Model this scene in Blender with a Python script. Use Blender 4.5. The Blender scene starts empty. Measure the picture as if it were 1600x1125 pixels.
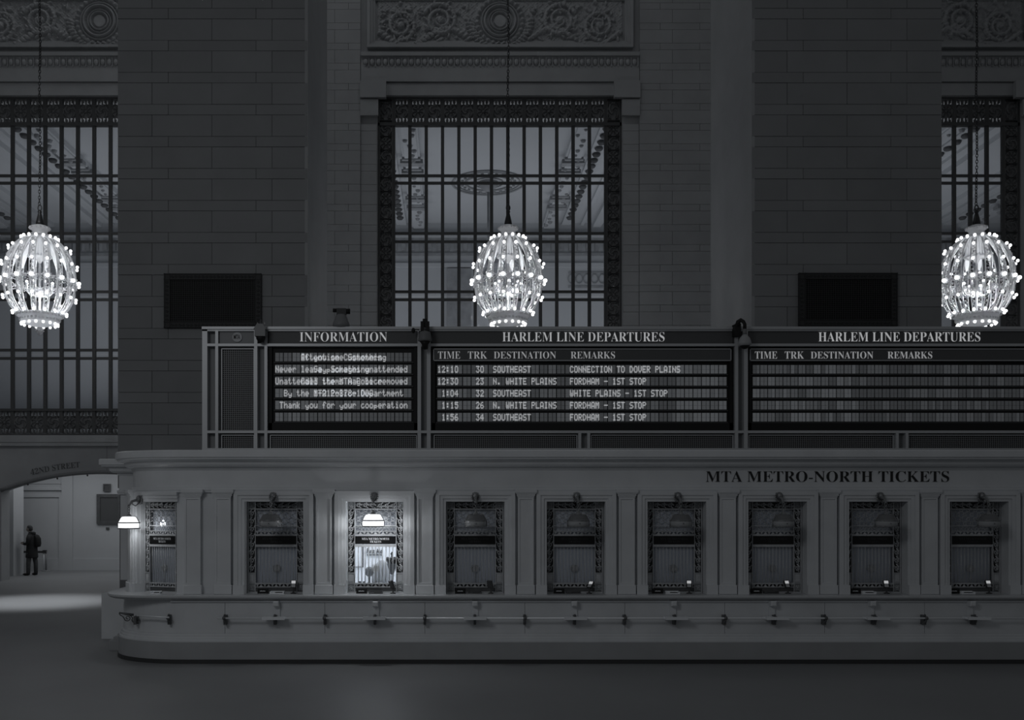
import bpy, math, random
import numpy as np
from mathutils import Vector, Matrix
random.seed(7)
sc = bpy.context.scene
COL = sc.collection
PI = math.pi

# ------------------------------------------------------------------ camera, world, lights, exposure
CAMZ = 2.47
cd = bpy.data.cameras.new('camera')
cam = bpy.data.objects.new('camera', cd); COL.objects.link(cam)
cam.location = (0, 0, CAMZ); cam.rotation_euler = (PI/2, 0, 0)
cd.sensor_width = 36; cd.lens = 33.75; cd.shift_x = 0.06125; cd.shift_y = 0.1422
cd.clip_end = 200
sc.camera = cam
w = bpy.data.worlds.new('world'); sc.world = w; w.use_nodes = True
bg = w.node_tree.nodes['Background']
bg.inputs[0].default_value = (0.93, 0.96, 1.0, 1); bg.inputs[1].default_value = 0.072
sc.view_settings.view_transform = 'Standard'; sc.view_settings.look = 'None'
sc.view_settings.exposure = 0.0; sc.view_settings.gamma = 1.0
sc.view_settings.use_curve_mapping = False

def area(name, loc, rot, sx, sy, power, col=(0.95, 0.97, 1)):
    l = bpy.data.lights.new(name, 'AREA'); l.shape = 'RECTANGLE'; l.size = sx; l.size_y = sy
    l.energy = power; l.color = col
    o = bpy.data.objects.new(name, l); o.location = loc; o.rotation_euler = rot; COL.objects.link(o)
    return o
area('passage_light', (-12.2, 34.1, 4.25), (0, 0, 0), 8.0, 3.2, 72)
def aimed(name, loc, tgt, sx, sy, power):
    o = area(name, loc, (0, 0, 0), sx, sy, power)
    o.rotation_euler = (Vector(tgt)-Vector(loc)).to_track_quat('-Z', 'Y').to_euler(); return o
aimed('concourse_fill', (-7.0, 1.5, 9.0), (-2.0, 15.0, 2.5), 4.5, 3.0, 158)  # unseen fill added front-left to brighten the counter, falling off to the right
aimed('gallery_fill', (-3, 24.5, 27.0), (-1, 30.0, 8.0), 30.0, 3.0, 300)  # unseen fill added high up to lift the dark gallery walls
aimed('arch_fill', (-11.5, 23.0, 11.5), (-12.0, 31.5, 3.6), 3.0, 2.0, 52)  # added fill aimed at the arch wall, no fitting of its own
area('hall_fill', (1.66, 39.5, 7.0), (PI, 0, 0), 44.0, 8.0, 700)  # hidden upward fill added to brighten the ceiling of the hall beyond
sp = bpy.data.lights.new('passage_spot', 'SPOT'); sp.energy = 3300; sp.spot_size = math.radians(32); sp.spot_blend = 1.0
sp.shadow_soft_size = 0.5; sp.color = (0.95, 0.97, 1)
spo = bpy.data.objects.new('passage_spot', sp); spo.location = (-10.6, 24.6, 9.5); COL.objects.link(spo)

# ------------------------------------------------------------------ materials
def mat(name, col, rough=0.6, metal=0.0, var=0.0, rnd=0.0, scale=1.5, bump=0.0, emit=0.0, spec=0.3):
    m = bpy.data.materials.new(name); m.use_nodes = True
    nt = m.node_tree; b = nt.nodes['Principled BSDF']
    if isinstance(col, (int, float)): col = (col*0.97, col, col*1.03)
    b.inputs['Base Color'].default_value = (*col, 1)
    b.inputs['Roughness'].default_value = rough; b.inputs['Metallic'].default_value = metal
    b.inputs['Specular IOR Level'].default_value = spec
    if emit:
        b.inputs['Emission Color'].default_value = (0.97, 0.98, 1, 1); b.inputs['Emission Strength'].default_value = emit
    if var or rnd or bump:
        g = nt.nodes.new('ShaderNodeNewGeometry')
        n = nt.nodes.new('ShaderNodeTexNoise'); n.inputs['Scale'].default_value = scale; n.inputs['Detail'].default_value = 6
        nt.links.new(g.outputs['Position'], n.inputs['Vector'])
        mr = nt.nodes.new('ShaderNodeMapRange')
        mr.inputs['From Min'].default_value = 0.25; mr.inputs['From Max'].default_value = 0.75
        mr.inputs['To Min'].default_value = 1-var; mr.inputs['To Max'].default_value = 1+var
        nt.links.new(n.outputs['Fac'], mr.inputs['Value'])
        oi = nt.nodes.new('ShaderNodeObjectInfo')
        m2 = nt.nodes.new('ShaderNodeMapRange')
        m2.inputs['To Min'].default_value = 1-rnd; m2.inputs['To Max'].default_value = 1+rnd
        nt.links.new(oi.outputs['Random'], m2.inputs['Value'])
        mu = nt.nodes.new('ShaderNodeMath'); mu.operation = 'MULTIPLY'
        nt.links.new(mr.outputs[0], mu.inputs[0]); nt.links.new(m2.outputs[0], mu.inputs[1])
        vm = nt.nodes.new('ShaderNodeVectorMath'); vm.operation = 'SCALE'
        vm.inputs[0].default_value = col
        nt.links.new(mu.outputs[0], vm.inputs['Scale']); nt.links.new(vm.outputs[0], b.inputs['Base Color'])
        if bump:
            n2 = nt.nodes.new('ShaderNodeTexNoise'); n2.inputs['Scale'].default_value = scale*12
            nt.links.new(g.outputs['Position'], n2.inputs['Vector'])
            bp = nt.nodes.new('ShaderNodeBump'); bp.inputs['Strength'].default_value = bump; bp.inputs['Distance'].default_value = 0.02
            nt.links.new(n2.outputs['Fac'], bp.inputs['Height']); nt.links.new(bp.outputs[0], b.inputs['Normal'])
    return m

M = {}
M['pier'] = mat('pier_stone', 0.26, 0.65, var=0.06, rnd=0.05, bump=0.08)
M['joint'] = mat('stone_joint', 0.22, 0.9)
M['recess'] = mat('smooth_stone', 0.36, 0.55, var=0.07, rnd=0.03, bump=0.05)
M['carved'] = mat('carved_stone', 0.36, 0.6, var=0.12, scale=4)
M['marble'] = mat('counter_marble', 0.66, 0.32, var=0.07, scale=2.2, spec=0.4)
M['marble_dark'] = mat('base_marble', 0.36, 0.3, var=0.08, scale=2.0, spec=0.4)
M['ledge'] = mat('ledge_marble', 0.52, 0.25, var=0.08, scale=3)
M['floor'] = mat('floor_marble', 0.24, 0.5, var=0.10, scale=0.35, spec=0.35)
M['passage'] = mat('passage_stone', 0.55, 0.6, var=0.04, scale=1)
M['hallwall'] = mat('hall_plaster', 0.60, 0.8, var=0.04, scale=0.4)
M['halltrim'] = mat('hall_trim', 0.36, 0.8, var=0.2, scale=3)
M['halldark'] = mat('hall_rosette', 0.12, 0.8, var=0.3, scale=3)
M['iron'] = mat('cast_iron', 0.075, 0.55, spec=0.3)
M['iron_tile'] = mat('cast_iron_ornament', 0.13, 0.6, var=0.2, scale=6)
M['bronze'] = mat('bronze_grille', 0.50, 0.45, metal=0.15, var=0.15, scale=9)
M['bronze_dark'] = mat('dark_bronze', 0.13, 0.45, metal=0.3, var=0.2, scale=9)
M['lampmetal'] = mat('lamp_bronze', 0.26, 0.4, metal=0.4, var=0.3, scale=20)
M['board'] = mat('board_metal', 0.52, 0.38, metal=0.2, var=0.05, scale=1.2)
M['boardpanel'] = mat('board_recess_panel', 0.26, 0.5)
M['header'] = mat('header_panel', 0.10, 0.5)
M['black'] = mat('black_housing', 0.012, 0.6)
M['blackgloss'] = mat('black_plate', 0.010, 0.3)
M['mesh'] = mat('grille_wire', 0.26, 0.5, metal=0.2)
M['flapA'] = mat('flap_dark', 0.42, 0.45)
M['flapB'] = mat('flap_mid', 0.60, 0.45)
M['flapC'] = mat('flap_light', 0.78, 0.45)
M['flaptext_glow'] = mat('glowing_flap_lettering', 0.6, 0.5, emit=0.26)  # flaps give no light; emission stands in for strip lighting on the letters
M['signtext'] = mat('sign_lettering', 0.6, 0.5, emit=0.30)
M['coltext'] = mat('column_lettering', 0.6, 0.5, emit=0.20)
M['engraved'] = mat('engraved_lettering', 0.025, 0.7)
M['softengraved'] = mat('soft_engraved_lettering', 0.12, 0.8)
M['platetext'] = mat('plate_lettering', 0.75, 0.5)
M['dimtext'] = mat('dim_plate_lettering', 0.06, 0.5)
M['blind'] = mat('closed_blind', 0.92, 0.7, var=0.04)
M['white'] = mat('white_plastic', 0.85, 0.5)
M['screen'] = mat('lit_screen', 0.6, 0.3, emit=0.35)
M['crystal'] = mat('gilded_crystal', 0.80, 0.28, metal=0.15, spec=0.6)
M['jewel'] = mat('crystal_basket', 0.85, 0.35, emit=0.25)
M['bulb'] = mat('bulb_glow', 0.9, 0.4, emit=2.6)
M['bulbhot'] = mat('bulb_glow_bright', 0.9, 0.4, emit=4.5)
M['chain'] = mat('chain_iron', 0.06, 0.35, metal=0.6)
M['lampon'] = mat('lit_opal_glass', 0.9, 0.4, emit=1.0)
M['lampoff'] = mat('opal_glass', 0.42, 0.3)
M['lampoffdark'] = mat('dark_dome_glass', 0.16, 0.3)
M['roomwall'] = mat('booth_wall', 0.80, 0.7)
M['greyobj'] = mat('grey_upholstery', 0.22, 0.8)
M['darkobj'] = mat('dark_plastic', 0.06, 0.6)
M['steel'] = mat('brushed_steel', 0.85, 0.35, metal=0.2)
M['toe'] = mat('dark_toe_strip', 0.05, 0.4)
M['coat'] = mat('dark_coat', 0.035, 0.9, var=0.2, scale=8)
M['jeans'] = mat('grey_jeans', 0.09, 0.9, var=0.2, scale=12)
M['skin'] = mat('skin', (0.28, 0.25, 0.23), 0.6)
M['hair'] = mat('dark_hair', 0.05, 0.7)
M['shoe'] = mat('dark_shoe', 0.02, 0.5)
M['camgrey'] = mat('camera_housing', 0.20, 0.4)
def crystal_mat():
    m = bpy.data.materials.new('crystal_beads'); m.use_nodes = True; nt = m.node_tree
    b = nt.nodes['Principled BSDF']; b.inputs['Base Color'].default_value = (.92, .92, .93, 1); b.inputs['Roughness'].default_value = .3
    tr = nt.nodes.new('ShaderNodeBsdfTranslucent'); tr.inputs[0].default_value = (.85, .86, .88, 1)
    mx = nt.nodes.new('ShaderNodeMixShader'); mx.inputs[0].default_value = .5
    nt.links.new(b.outputs[0], mx.inputs[1]); nt.links.new(tr.outputs[0], mx.inputs[2]); nt.links.new(mx.outputs[0], nt.nodes['Material Output'].inputs[0]); return m
M['crystal'] = crystal_mat()
def lamp_mat():
    m = bpy.data.materials.new('lit_opal_glass'); m.use_nodes = True; nt = m.node_tree; nt.nodes.remove(nt.nodes['Principled BSDF'])
    em = nt.nodes.new('ShaderNodeEmission'); em.inputs[0].default_value = (.97, .98, 1, 1); em.inputs[1].default_value = 1.5
    tr = nt.nodes.new('ShaderNodeBsdfTransparent'); tr.inputs[0].default_value = (.9, .9, .9, 1)
    mx = nt.nodes.new('ShaderNodeMixShader'); mx.inputs[0].default_value = .4
    nt.links.new(em.outputs[0], mx.inputs[1]); nt.links.new(tr.outputs[0], mx.inputs[2]); nt.links.new(mx.outputs[0], nt.nodes['Material Output'].inputs[0]); return m
M['lampon'] = lamp_mat()
def glass_mat():
    m = bpy.data.materials.new('window_glass'); m.use_nodes = True; nt = m.node_tree
    nt.nodes.remove(nt.nodes['Principled BSDF'])
    out = nt.nodes['Material Output']
    tr = nt.nodes.new('ShaderNodeBsdfTransparent'); tr.inputs[0].default_value = (0.92, 0.93, 0.95, 1)
    gl = nt.nodes.new('ShaderNodeBsdfGlossy'); gl.inputs['Roughness'].default_value = 0.05
    mx = nt.nodes.new('ShaderNodeMixShader'); lw = nt.nodes.new('ShaderNodeFresnel'); lw.inputs[0].default_value = 1.35
    nt.links.new(lw.outputs[0], mx.inputs[0]); nt.links.new(tr.outputs[0], mx.inputs[1]); nt.links.new(gl.outputs[0], mx.inputs[2])
    nt.links.new(mx.outputs[0], out.inputs[0]); return m
M['glass'] = glass_mat()

# ------------------------------------------------------------------ helpers
def tag(o, label=None, cat=None, group=None, kind=None):
    if label: o['label'] = label
    if cat: o['category'] = cat
    if group: o['group'] = group
    if kind: o['kind'] = kind
    return o
def empty(name, loc=(0, 0, 0), rz=0.0, parent=None):
    o = bpy.data.objects.new(name, None); o.location = loc; o.rotation_euler = (0, 0, rz)
    o.empty_display_size = 0.1; COL.objects.link(o)
    if parent: o.parent = parent
    return o
def link_mesh(name, me, parent=None, loc=(0, 0, 0), rot=(0, 0, 0), scl=(1, 1, 1)):
    o = bpy.data.objects.new(name, me); COL.objects.link(o)
    if parent: o.parent = parent
    o.location = loc; o.rotation_euler = rot; o.scale = scl
    return o
def copy_tree(o, parent=None):
    c = o.copy(); COL.objects.link(c)
    if parent: c.parent = parent
    for ch in list(o.children): copy_tree(ch, c)
    return c

class MB:
    def __init__(s): s.v = []; s.f = []; s.m = []; s.s = []
    def add(s, vs, fs, mi=0, smooth=False):
        k = len(s.v); s.v += [tuple(v) for v in vs]
        for f in fs: s.f.append(tuple(i+k for i in f)); s.m.append(mi); s.s.append(smooth)
        return s
    def box(s, x0, x1, y0, y1, z0, z1, mi=0):
        return s.add([(x0,y0,z0),(x1,y0,z0),(x1,y1,z0),(x0,y1,z0),(x0,y0,z1),(x1,y0,z1),(x1,y1,z1),(x0,y1,z1)],
              [(0,3,2,1),(4,5,6,7),(0,1,5,4),(1,2,6,5),(2,3,7,6),(3,0,4,7)], mi)
    def bevbox(s, x0, x1, y0, y1, z0, z1, b=0.01, mi=0):
        # box whose front (-y) edges are chamfered
        vs = [(x0,y1,z0),(x1,y1,z0),(x1,y1,z1),(x0,y1,z1),(x0,y0+b,z0),(x1,y0+b,z0),(x1,y0+b,z1),(x0,y0+b,z1),
              (x0+b,y0,z0+b),(x1-b,y0,z0+b),(x1-b,y0,z1-b),(x0+b,y0,z1-b)]
        fs = [(0,3,2,1),(0,1,5,4),(1,2,6,5),(2,3,7,6),(3,0,4,7),(4,5,9,8),(5,6,10,9),(6,7,11,10),(7,4,8,11),(8,9,10,11)]
        return s.add(vs, fs, mi)
    def tube(s, pts, r, n=6, closed=False, mi=0, smooth=True, caps=True):
        pts = [Vector(p) for p in pts]; N = len(pts)
        rs = r if isinstance(r, (list, tuple)) else [r]*N
        vs = []; prev = None
        for i, p in enumerate(pts):
            a = pts[i-1] if (i > 0 or closed) else p
            b = pts[(i+1) % N] if (i < N-1 or closed) else p
            t = (b-a)
            if t.length < 1e-9: t = Vector((0, 0, 1))
            t.normalize()
            if prev is None:
                u = Vector((0, 0, 1)) if abs(t.z) < 0.9 else Vector((0, 1, 0))
                u = (u - t*u.dot(t)).normalized()
            else:
                u = prev - t*prev.dot(t)
                u = u.normalized() if u.length > 1e-6 else t.orthogonal().normalized()
            prev = u; q = t.cross(u)
            for k in range(n):
                a2 = 2*PI*k/n + PI/n
                vs.append(p + (u*math.cos(a2)+q*math.sin(a2))*rs[i])
        fs = []
        for i in range(N if closed else N-1):
            j = (i+1) % N
            for k in range(n):
                l = (k+1) % n
                fs.append((i*n+k, i*n+l, j*n+l, j*n+k))
        if caps and not closed:
            fs.append(tuple(range(n-1, -1, -1))); fs.append(tuple(range((N-1)*n, N*n)))
        return s.add(vs, fs, mi, smooth)
    def lathe(s, prof, c=(0, 0, 0), n=24, mi=0, smooth=True, sx=1.0, sy=1.0):
        vs = []; fs = []
        for r, z in prof:
            for k in range(n):
                a = 2*PI*k/n
                vs.append((c[0]+r*sx*math.cos(a), c[1]+r*sy*math.sin(a), c[2]+z))
        for i in range(len(prof)-1):
            for k in range(n):
                l = (k+1) % n
                fs.append((i*n+k, i*n+l, (i+1)*n+l, (i+1)*n+k))
        fs.append(tuple(range(n-1, -1, -1))); fs.append(tuple(range((len(prof)-1)*n, len(prof)*n)))
        return s.add(vs, fs, mi, smooth)
    def ball(s, c, r, n=10, m=6, mi=0, sx=1, sy=1, sz=1):
        prof = [(max(r*math.sin(PI*i/m), 1e-4), -r*math.cos(PI*i/m)*sz) for i in range(m+1)]
        return s.lathe(prof, c, n, mi, True, sx, sy)
    def prism(s, poly, y0, y1, mi=0):   # polygon in xz, extruded along y
        n = len(poly)
        vs = [(x, y0, z) for x, z in poly] + [(x, y1, z) for x, z in poly]
        fs = [tuple(range(n)), tuple(range(2*n-1, n-1, -1))] + [(i, i+n, (i+1) % n + n, (i+1) % n) for i in range(n)]
        return s.add(vs, fs, mi)
    def sweep(s, path, prof, mi=0, closed_prof=True, smooth=False):
        P = [Vector((p[0], p[1])) for p in path]; n = len(P); k = len(prof); vs = []
        for i in range(n):
            ts = []
            if i > 0: ts.append((P[i]-P[i-1]).normalized())
            if i < n-1: ts.append((P[i+1]-P[i]).normalized())
            ns = [Vector((-t.y, t.x)) for t in ts]
            m = ns[0] if len(ns) == 1 else (ns[0]+ns[1])
            m = m.normalized(); d = max(m.dot(ns[0]), 0.3)
            for o, z in prof:
                q = P[i] + m*(o/d); vs.append((q.x, q.y, z))
        fs = []
        kk = k if closed_prof else k-1
        for i in range(n-1):
            for j in range(kk):
                l = (j+1) % k
                fs.append((i*k+j, i*k+l, (i+1)*k+l, (i+1)*k+j))
        fs.append(tuple(range(k))); fs.append(tuple(range(n*k-1, (n-1)*k-1, -1)))
        return s.add(vs, fs, mi, smooth)
    def mesh(s, name, mats):
        me = bpy.data.meshes.new(name); me.from_pydata(s.v, [], s.f)
        for m in (mats if isinstance(mats, (list, tuple)) else [mats]): me.materials.append(m)
        me.polygons.foreach_set('material_index', s.m); me.polygons.foreach_set('use_smooth', s.s)
        me.update(); return me
    def build(s, name, mats, parent=None, loc=(0, 0, 0), rot=(0, 0, 0)):
        return link_mesh(name, s.mesh(name, mats), parent, loc, rot)

def PX(px, Y): return (px-702)/1500*Y
def PZ(py, Y): return CAMZ+(790-py)/1500*Y

_unit = {}
def block(name, m, x0, x1, y0, y1, z0, z1, parent=None):
    key = m.name
    if key not in _unit: _unit[key] = MB().box(-.5, .5, -.5, .5, -.5, .5).mesh('block', m)
    return link_mesh(name, _unit[key], parent, ((x0+x1)/2, (y0+y1)/2, (z0+z1)/2), (0, 0, 0), (x1-x0, y1-y0, z1-z0))

# serif lettering: mathematical bold capitals thinned a little
def serif(t):
    o = ''
    for c in t:
        if 'A' <= c <= 'Z': o += chr(0x1D400+ord(c)-65)
        elif 'a' <= c <= 'z': o += chr(0x1D41A+ord(c)-97)
        elif '0' <= c <= '9': o += chr(0x1D7CE+ord(c)-48)
        else: o += c
    return o
_tc = {}
def text_mesh(t, thin=-0.012, depth=0.01, sans=False):
    key = (t, thin, depth, sans)
    if key in _tc: return _tc[key]
    cu = bpy.data.curves.new('text', 'FONT'); cu.body = t if sans else serif(t); cu.size = 1.0
    cu.offset = thin; cu.extrude = depth/2; cu.resolution_u = 3
    o = bpy.data.objects.new('text', cu); COL.objects.link(o)
    bpy.context.view_layer.update()
    me = bpy.data.meshes.new_from_object(o.evaluated_get(bpy.context.evaluated_depsgraph_get()))
    bpy.data.objects.remove(o); bpy.data.curves.remove(cu)
    n = len(me.vertices); co = np.empty(n*3); me.vertices.foreach_get('co', co); co = co.reshape(-1, 3)
    lo = co[:, :2].min(0); hi = co[:, :2].max(0)
    _tc[key] = (me, lo, hi); return _tc[key]
def split_letters(me, m, parent):
    n = len(me.vertices); co = np.empty(n*3); me.vertices.foreach_get('co', co); co = co.reshape(-1, 3)
    polys = [tuple(p.vertices) for p in me.polygons]
    iv = sorted((min(co[v][0] for v in p), max(co[v][0] for v in p), i) for i, p in enumerate(polys))
    groups = []; hi = -1e9
    for a, b, i in iv:
        if a > hi+1e-5: groups.append([])
        groups[-1].append(i); hi = max(hi, b)
    for g in groups:
        ids = sorted({v for i in g for v in polys[i]}); mp = {v: k for k, v in enumerate(ids)}
        q = bpy.data.meshes.new('letter'); q.from_pydata([tuple(co[v]) for v in ids], [], [tuple(mp[v] for v in polys[i]) for i in g])
        q.materials.append(m); q.update(); link_mesh('letter', q, parent)
def lettering(t, x0, x1, z0, z1, y, m, parent=None, name='lettering', thin=-0.012, depth=0.02, sans=False, split=False):
    me, lo, hi = text_mesh(t, thin, depth, sans)
    n = len(me.vertices); co = np.empty(n*3); me.vertices.foreach_get('co', co); co = co.reshape(-1, 3)
    X = x0+(co[:, 0]-lo[0])/(hi[0]-lo[0])*(x1-x0); Z = z0+(co[:, 1]-lo[1])/(hi[1]-lo[1])*(z1-z0); Y = y-co[:, 2]*0.6
    m2 = me.copy(); m2.vertices.foreach_set('co', np.stack([X, Y, Z], 1).ravel()); m2.materials.clear(); m2.materials.append(m)
    m2.update(); m2.name = name
    if split: return split_letters(m2, m, parent)
    return link_mesh(name, m2, parent)

# ------------------------------------------------------------------ large structure
YF, YU, YG = 15.0, 15.25, 15.42      # counter front, upper counter wall, ticket grilles
YP, YW, YB = 19.8, 31.5, 36.7        # pier fronts, big window wall, passage back wall
BAY, BC = 13.09, 1.66

fl = MB().box(-40, 40, -3, 47, -0.2, 0).build('floor', M['floor'])
tag(fl, 'smooth grey marble concourse floor running under the counter and into the passage', 'floor', kind='structure')

# --- piers with coursed ashlar
def course_levels(Y):
    out = []; y = 29.5 - 50*12; k = 0
    while y < 1000:
        out.append((PZ(y+33.5, YP), PZ(y, YP), 'tall')); out.append((PZ(y+50, YP), PZ(y+33.5, YP), 'short')); y += 50
    return [(max(a, 0.0), b, t) for a, b, t in out if b > 0.3]
LV = course_levels(YP)
J = 0.0045
def pier(name, x0, x1, side, label, tall, short):
    """side: +1 when the right flank faces the centre bay, -1 when the left one does"""
    e = empty(name, ((x0+x1)/2, YP, 0)); tag(e, label, 'pier', kind='structure')
    cx, cy = e.location.x, e.location.y
    MB().box(x0+.03-cx, x1-.03-cx, 0.03, 3.08, 0, 30).build('core', M['joint'], e)
    for z0, z1, t in LV:
        if z1 < 3.0 or z0 > 14: continue
        js = [x0+(.3 if side < 0 else 0)*0] + [PX(j, YP) for j in (tall if t == 'tall' else short)] + [x1]
        for a, b in (zip(js[:-1], js[1:])):
            block('stone_block', M['pier'], a-cx+J, b-cx-J, random.uniform(-.004, .004), .1, z0+J, z1-J, e)
    xs = (x1 if side > 0 else x0)-cx
    a, b = (xs-.06, xs+.004) if side > 0 else (xs-.004, xs+.06)
    MB().box(a, b, 0.0, 3.10, 0, 30).build('corner_strip', M['recess'], e)
    return e
pl = pier('wall_pier', BC-4.58-3.92, BC-4.58, 1, 'dark coursed stone pier left of the centre window', (237.5, 331, 425), (263, 400))
pr = pier('wall_pier', BC+4.58, BC+4.58+3.92, -1, 'dark coursed stone pier right of the centre window', (1230, 1323.4, 1417), (1255, 1392))

# --- ceiling soffit of the gallery behind the piers
tag(MB().box(-20, 24, YP, YW+.6, 30, 30.4).build('ceiling', M['recess']), 'stone soffit high above the gallery, carrying the chandelier chains', 'ceiling', kind='structure')

# --- window wall
ZS, ZT = PZ(680, YW), PZ(150, YW)        # sill, head of the big windows
WHW = 4.01                                # half width of a big window
ww = empty('wall_back', (0, YW, 0)); tag(ww, 'smooth stone wall behind the piers holding the three tall barred windows', 'wall', kind='structure')
mb = MB()
edges = [-20.0]
for k in (-1, 0, 1): edges += [BC+k*BAY-WHW, BC+k*BAY+WHW]
edges.append(24.0)
AX0, AX1 = PX(2, YW), PX(318, YW)     # arch opening
ZSP, ZAP = PZ(766, YW), PZ(738, YW)
for i in range(0, 8, 2): mb.box(edges[i], edges[i+1], 0, .6, ZS if i < 3 else 0, 30)
for k in (-1, 0, 1): mb.box(BC+k*BAY-WHW, BC+k*BAY+WHW, 0, .6, ZT, 30)
for k in (0, 1): mb.box(BC+k*BAY-WHW, BC+k*BAY+WHW, 0, .6, 0, ZS)
# left bay below the window: segmental arch
mb.box(-20, AX0, 0, .6, 0, ZS); mb.box(AX1, edges[3], 0, .6, 0, ZS)
def arch_z(x):
    c = (AX0+AX1)/2; h = (AX1-AX0)/2; rise = ZAP-ZSP; R = (h*h+rise*rise)/(2*rise)
    return ZAP-R+math.sqrt(max(R*R-(x-c)**2, 0))
xs = [AX0+(AX1-AX0)*i/32 for i in range(33)]
for a, b in zip(xs[:-1], xs[1:]):
    mb.add([(a,0,arch_z(a)),(b,0,arch_z(b)),(b,0,ZS),(a,0,ZS),(a,.6,arch_z(a)),(b,.6,arch_z(b)),(b,.6,ZS),(a,.6,ZS)],
           [(0,1,2,3),(7,6,5,4),(0,4,5,1)])
mb.build('wall_face', M['recess'], ww)
MB().tube([(x, -.03, arch_z(x)) for x in xs], .065, 8).build('arch_moulding', M['joint'], ww)
for px in (44, 90, 137):
    x = PX(px, YW); MB().ball((x, -.02, arch_z(x)-.09), .032, 8, 4).build('arch_stud', M['iron'], ww)
# string course under the left window
MB().box(PX(-5, YW), PX(338, YW), -.10, 0, PZ(697, YW), PZ(692, YW)).box(PX(-5, YW), PX(338, YW), -.04, 0, PZ(691, YW), PZ(680, YW)).build('sill_moulding', M['recess'], ww)
MB().box(PX(167, YW)-.01, PX(167, YW)+.01, -.003, .01, arch_z(PX(167, YW)), PZ(697, YW)).build('joint', M['joint'], ww)
# coursed blocks beside the centre window and the lintels above each
for k in (-1, 0, 1):
    c = BC+k*BAY
    s = YW/1500
    # inner architrave fascia above window (between the pier flanks)
    MB().box(c-4.55, c+4.55, -.06, 0, PZ(150, YW), PZ(131, YW)).build('lintel_fascia', M['recess'], ww)
    MB().box(c-4.55, c+4.55, -.12, 0, PZ(129.5, YW), PZ(109, YW)).build('lintel_fascia', M['recess'], ww)
    MB().box(c-4.55, c+4.55, -.20, 0, PZ(91, YW), PZ(85, YW)).build('frieze_moulding', M['recess'], ww)
    # egg and dart band
    eb = MB().box(c-4.55, c+4.55, -.11, 0, PZ(109, YW), PZ(91, YW))
    n = 42
    for i in range(n):
        x = c-4.5+9.0*(i+.5)/n
        eb.ball((x, -.12, PZ(100, YW)), .085, 8, 5, sy=.8, sz=1.35)
        eb.box(x+.095, x+.12, -.16, -.1, PZ(107, YW), PZ(93, YW))
    tag(eb.build('egg_and_dart_band', M['carved'], ww), kind='stuff')
    # frieze frame
    fx = 4.34
    fr = MB()
    z0, z1 = PZ(78, YW), PZ(-10, YW)
    for d, o, zz in ((0, .22, 0), (.09, .15, .09), (.17, .08, .17)):
        fr.box(c-fx+d, c+fx-d, -o, 0, z0+zz, z0+zz+.09); fr.box(c-fx+d, c+fx-d, -o, 0, z1-zz-.09, z1-zz)
        fr.box(c-fx+d, c-fx+d+.09, -o, 0, z0+zz+.091, z1-zz-.091); fr.box(c+fx-d-.09, c+fx-d, -o, 0, z0+zz+.091, z1-zz-.091)
    fr.build('frieze_frame', M['recess'], ww)
    if k == 0:
        yl = 163.5-31.4*7; lv = []
        while yl < 720: lv += [(yl, yl+10.4, 0), (yl+10.4, yl+31.4, 1)]; yl += 31.4
        for ya, yb, tl in lv:
            z0_, z1_ = PZ(yb, YW), PZ(ya, YW)
            if z0_ > 19.2: continue
            if z1_ < PZ(186, YW):
                for sgn in (-1, 1):
                    p, q2 = sorted((c+sgn*4.03, c+sgn*4.56)); block('stone_block', M['recess'], p, q2-J, -.05, 0, z0_+J, z1_-J, ww)
            js2 = [-4.9, -3.75, -2.905] if tl else [-4.9, -3.3, -2.905]
            jr = [6.225, 7.3, 8.6, 9.9] if tl else [6.225, 6.9, 8.2, 9.9]
            for J_ in (js2, jr):
                for p, q2 in zip(J_[:-1], J_[1:]): block('stone_block', M['recess'], p+J, q2-J, -.09, 0, z0_+J, z1_-J, ww)
    for sgn in (-1, 1):
        # stepped consoles in the upper corners
        a, b = sorted((c+sgn*3.72, c+sgn*4.57))
        q = MB().box(a, b, -.22, -.05, PZ(156, YW), PZ(130, YW))
        a2, b2 = sorted((c+sgn*3.98, c+sgn*4.57)); q.box(a2, b2, -.16, -.05, PZ(183, YW), PZ(158, YW))
        q.build('corner_console', M['recess'], ww)

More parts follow.
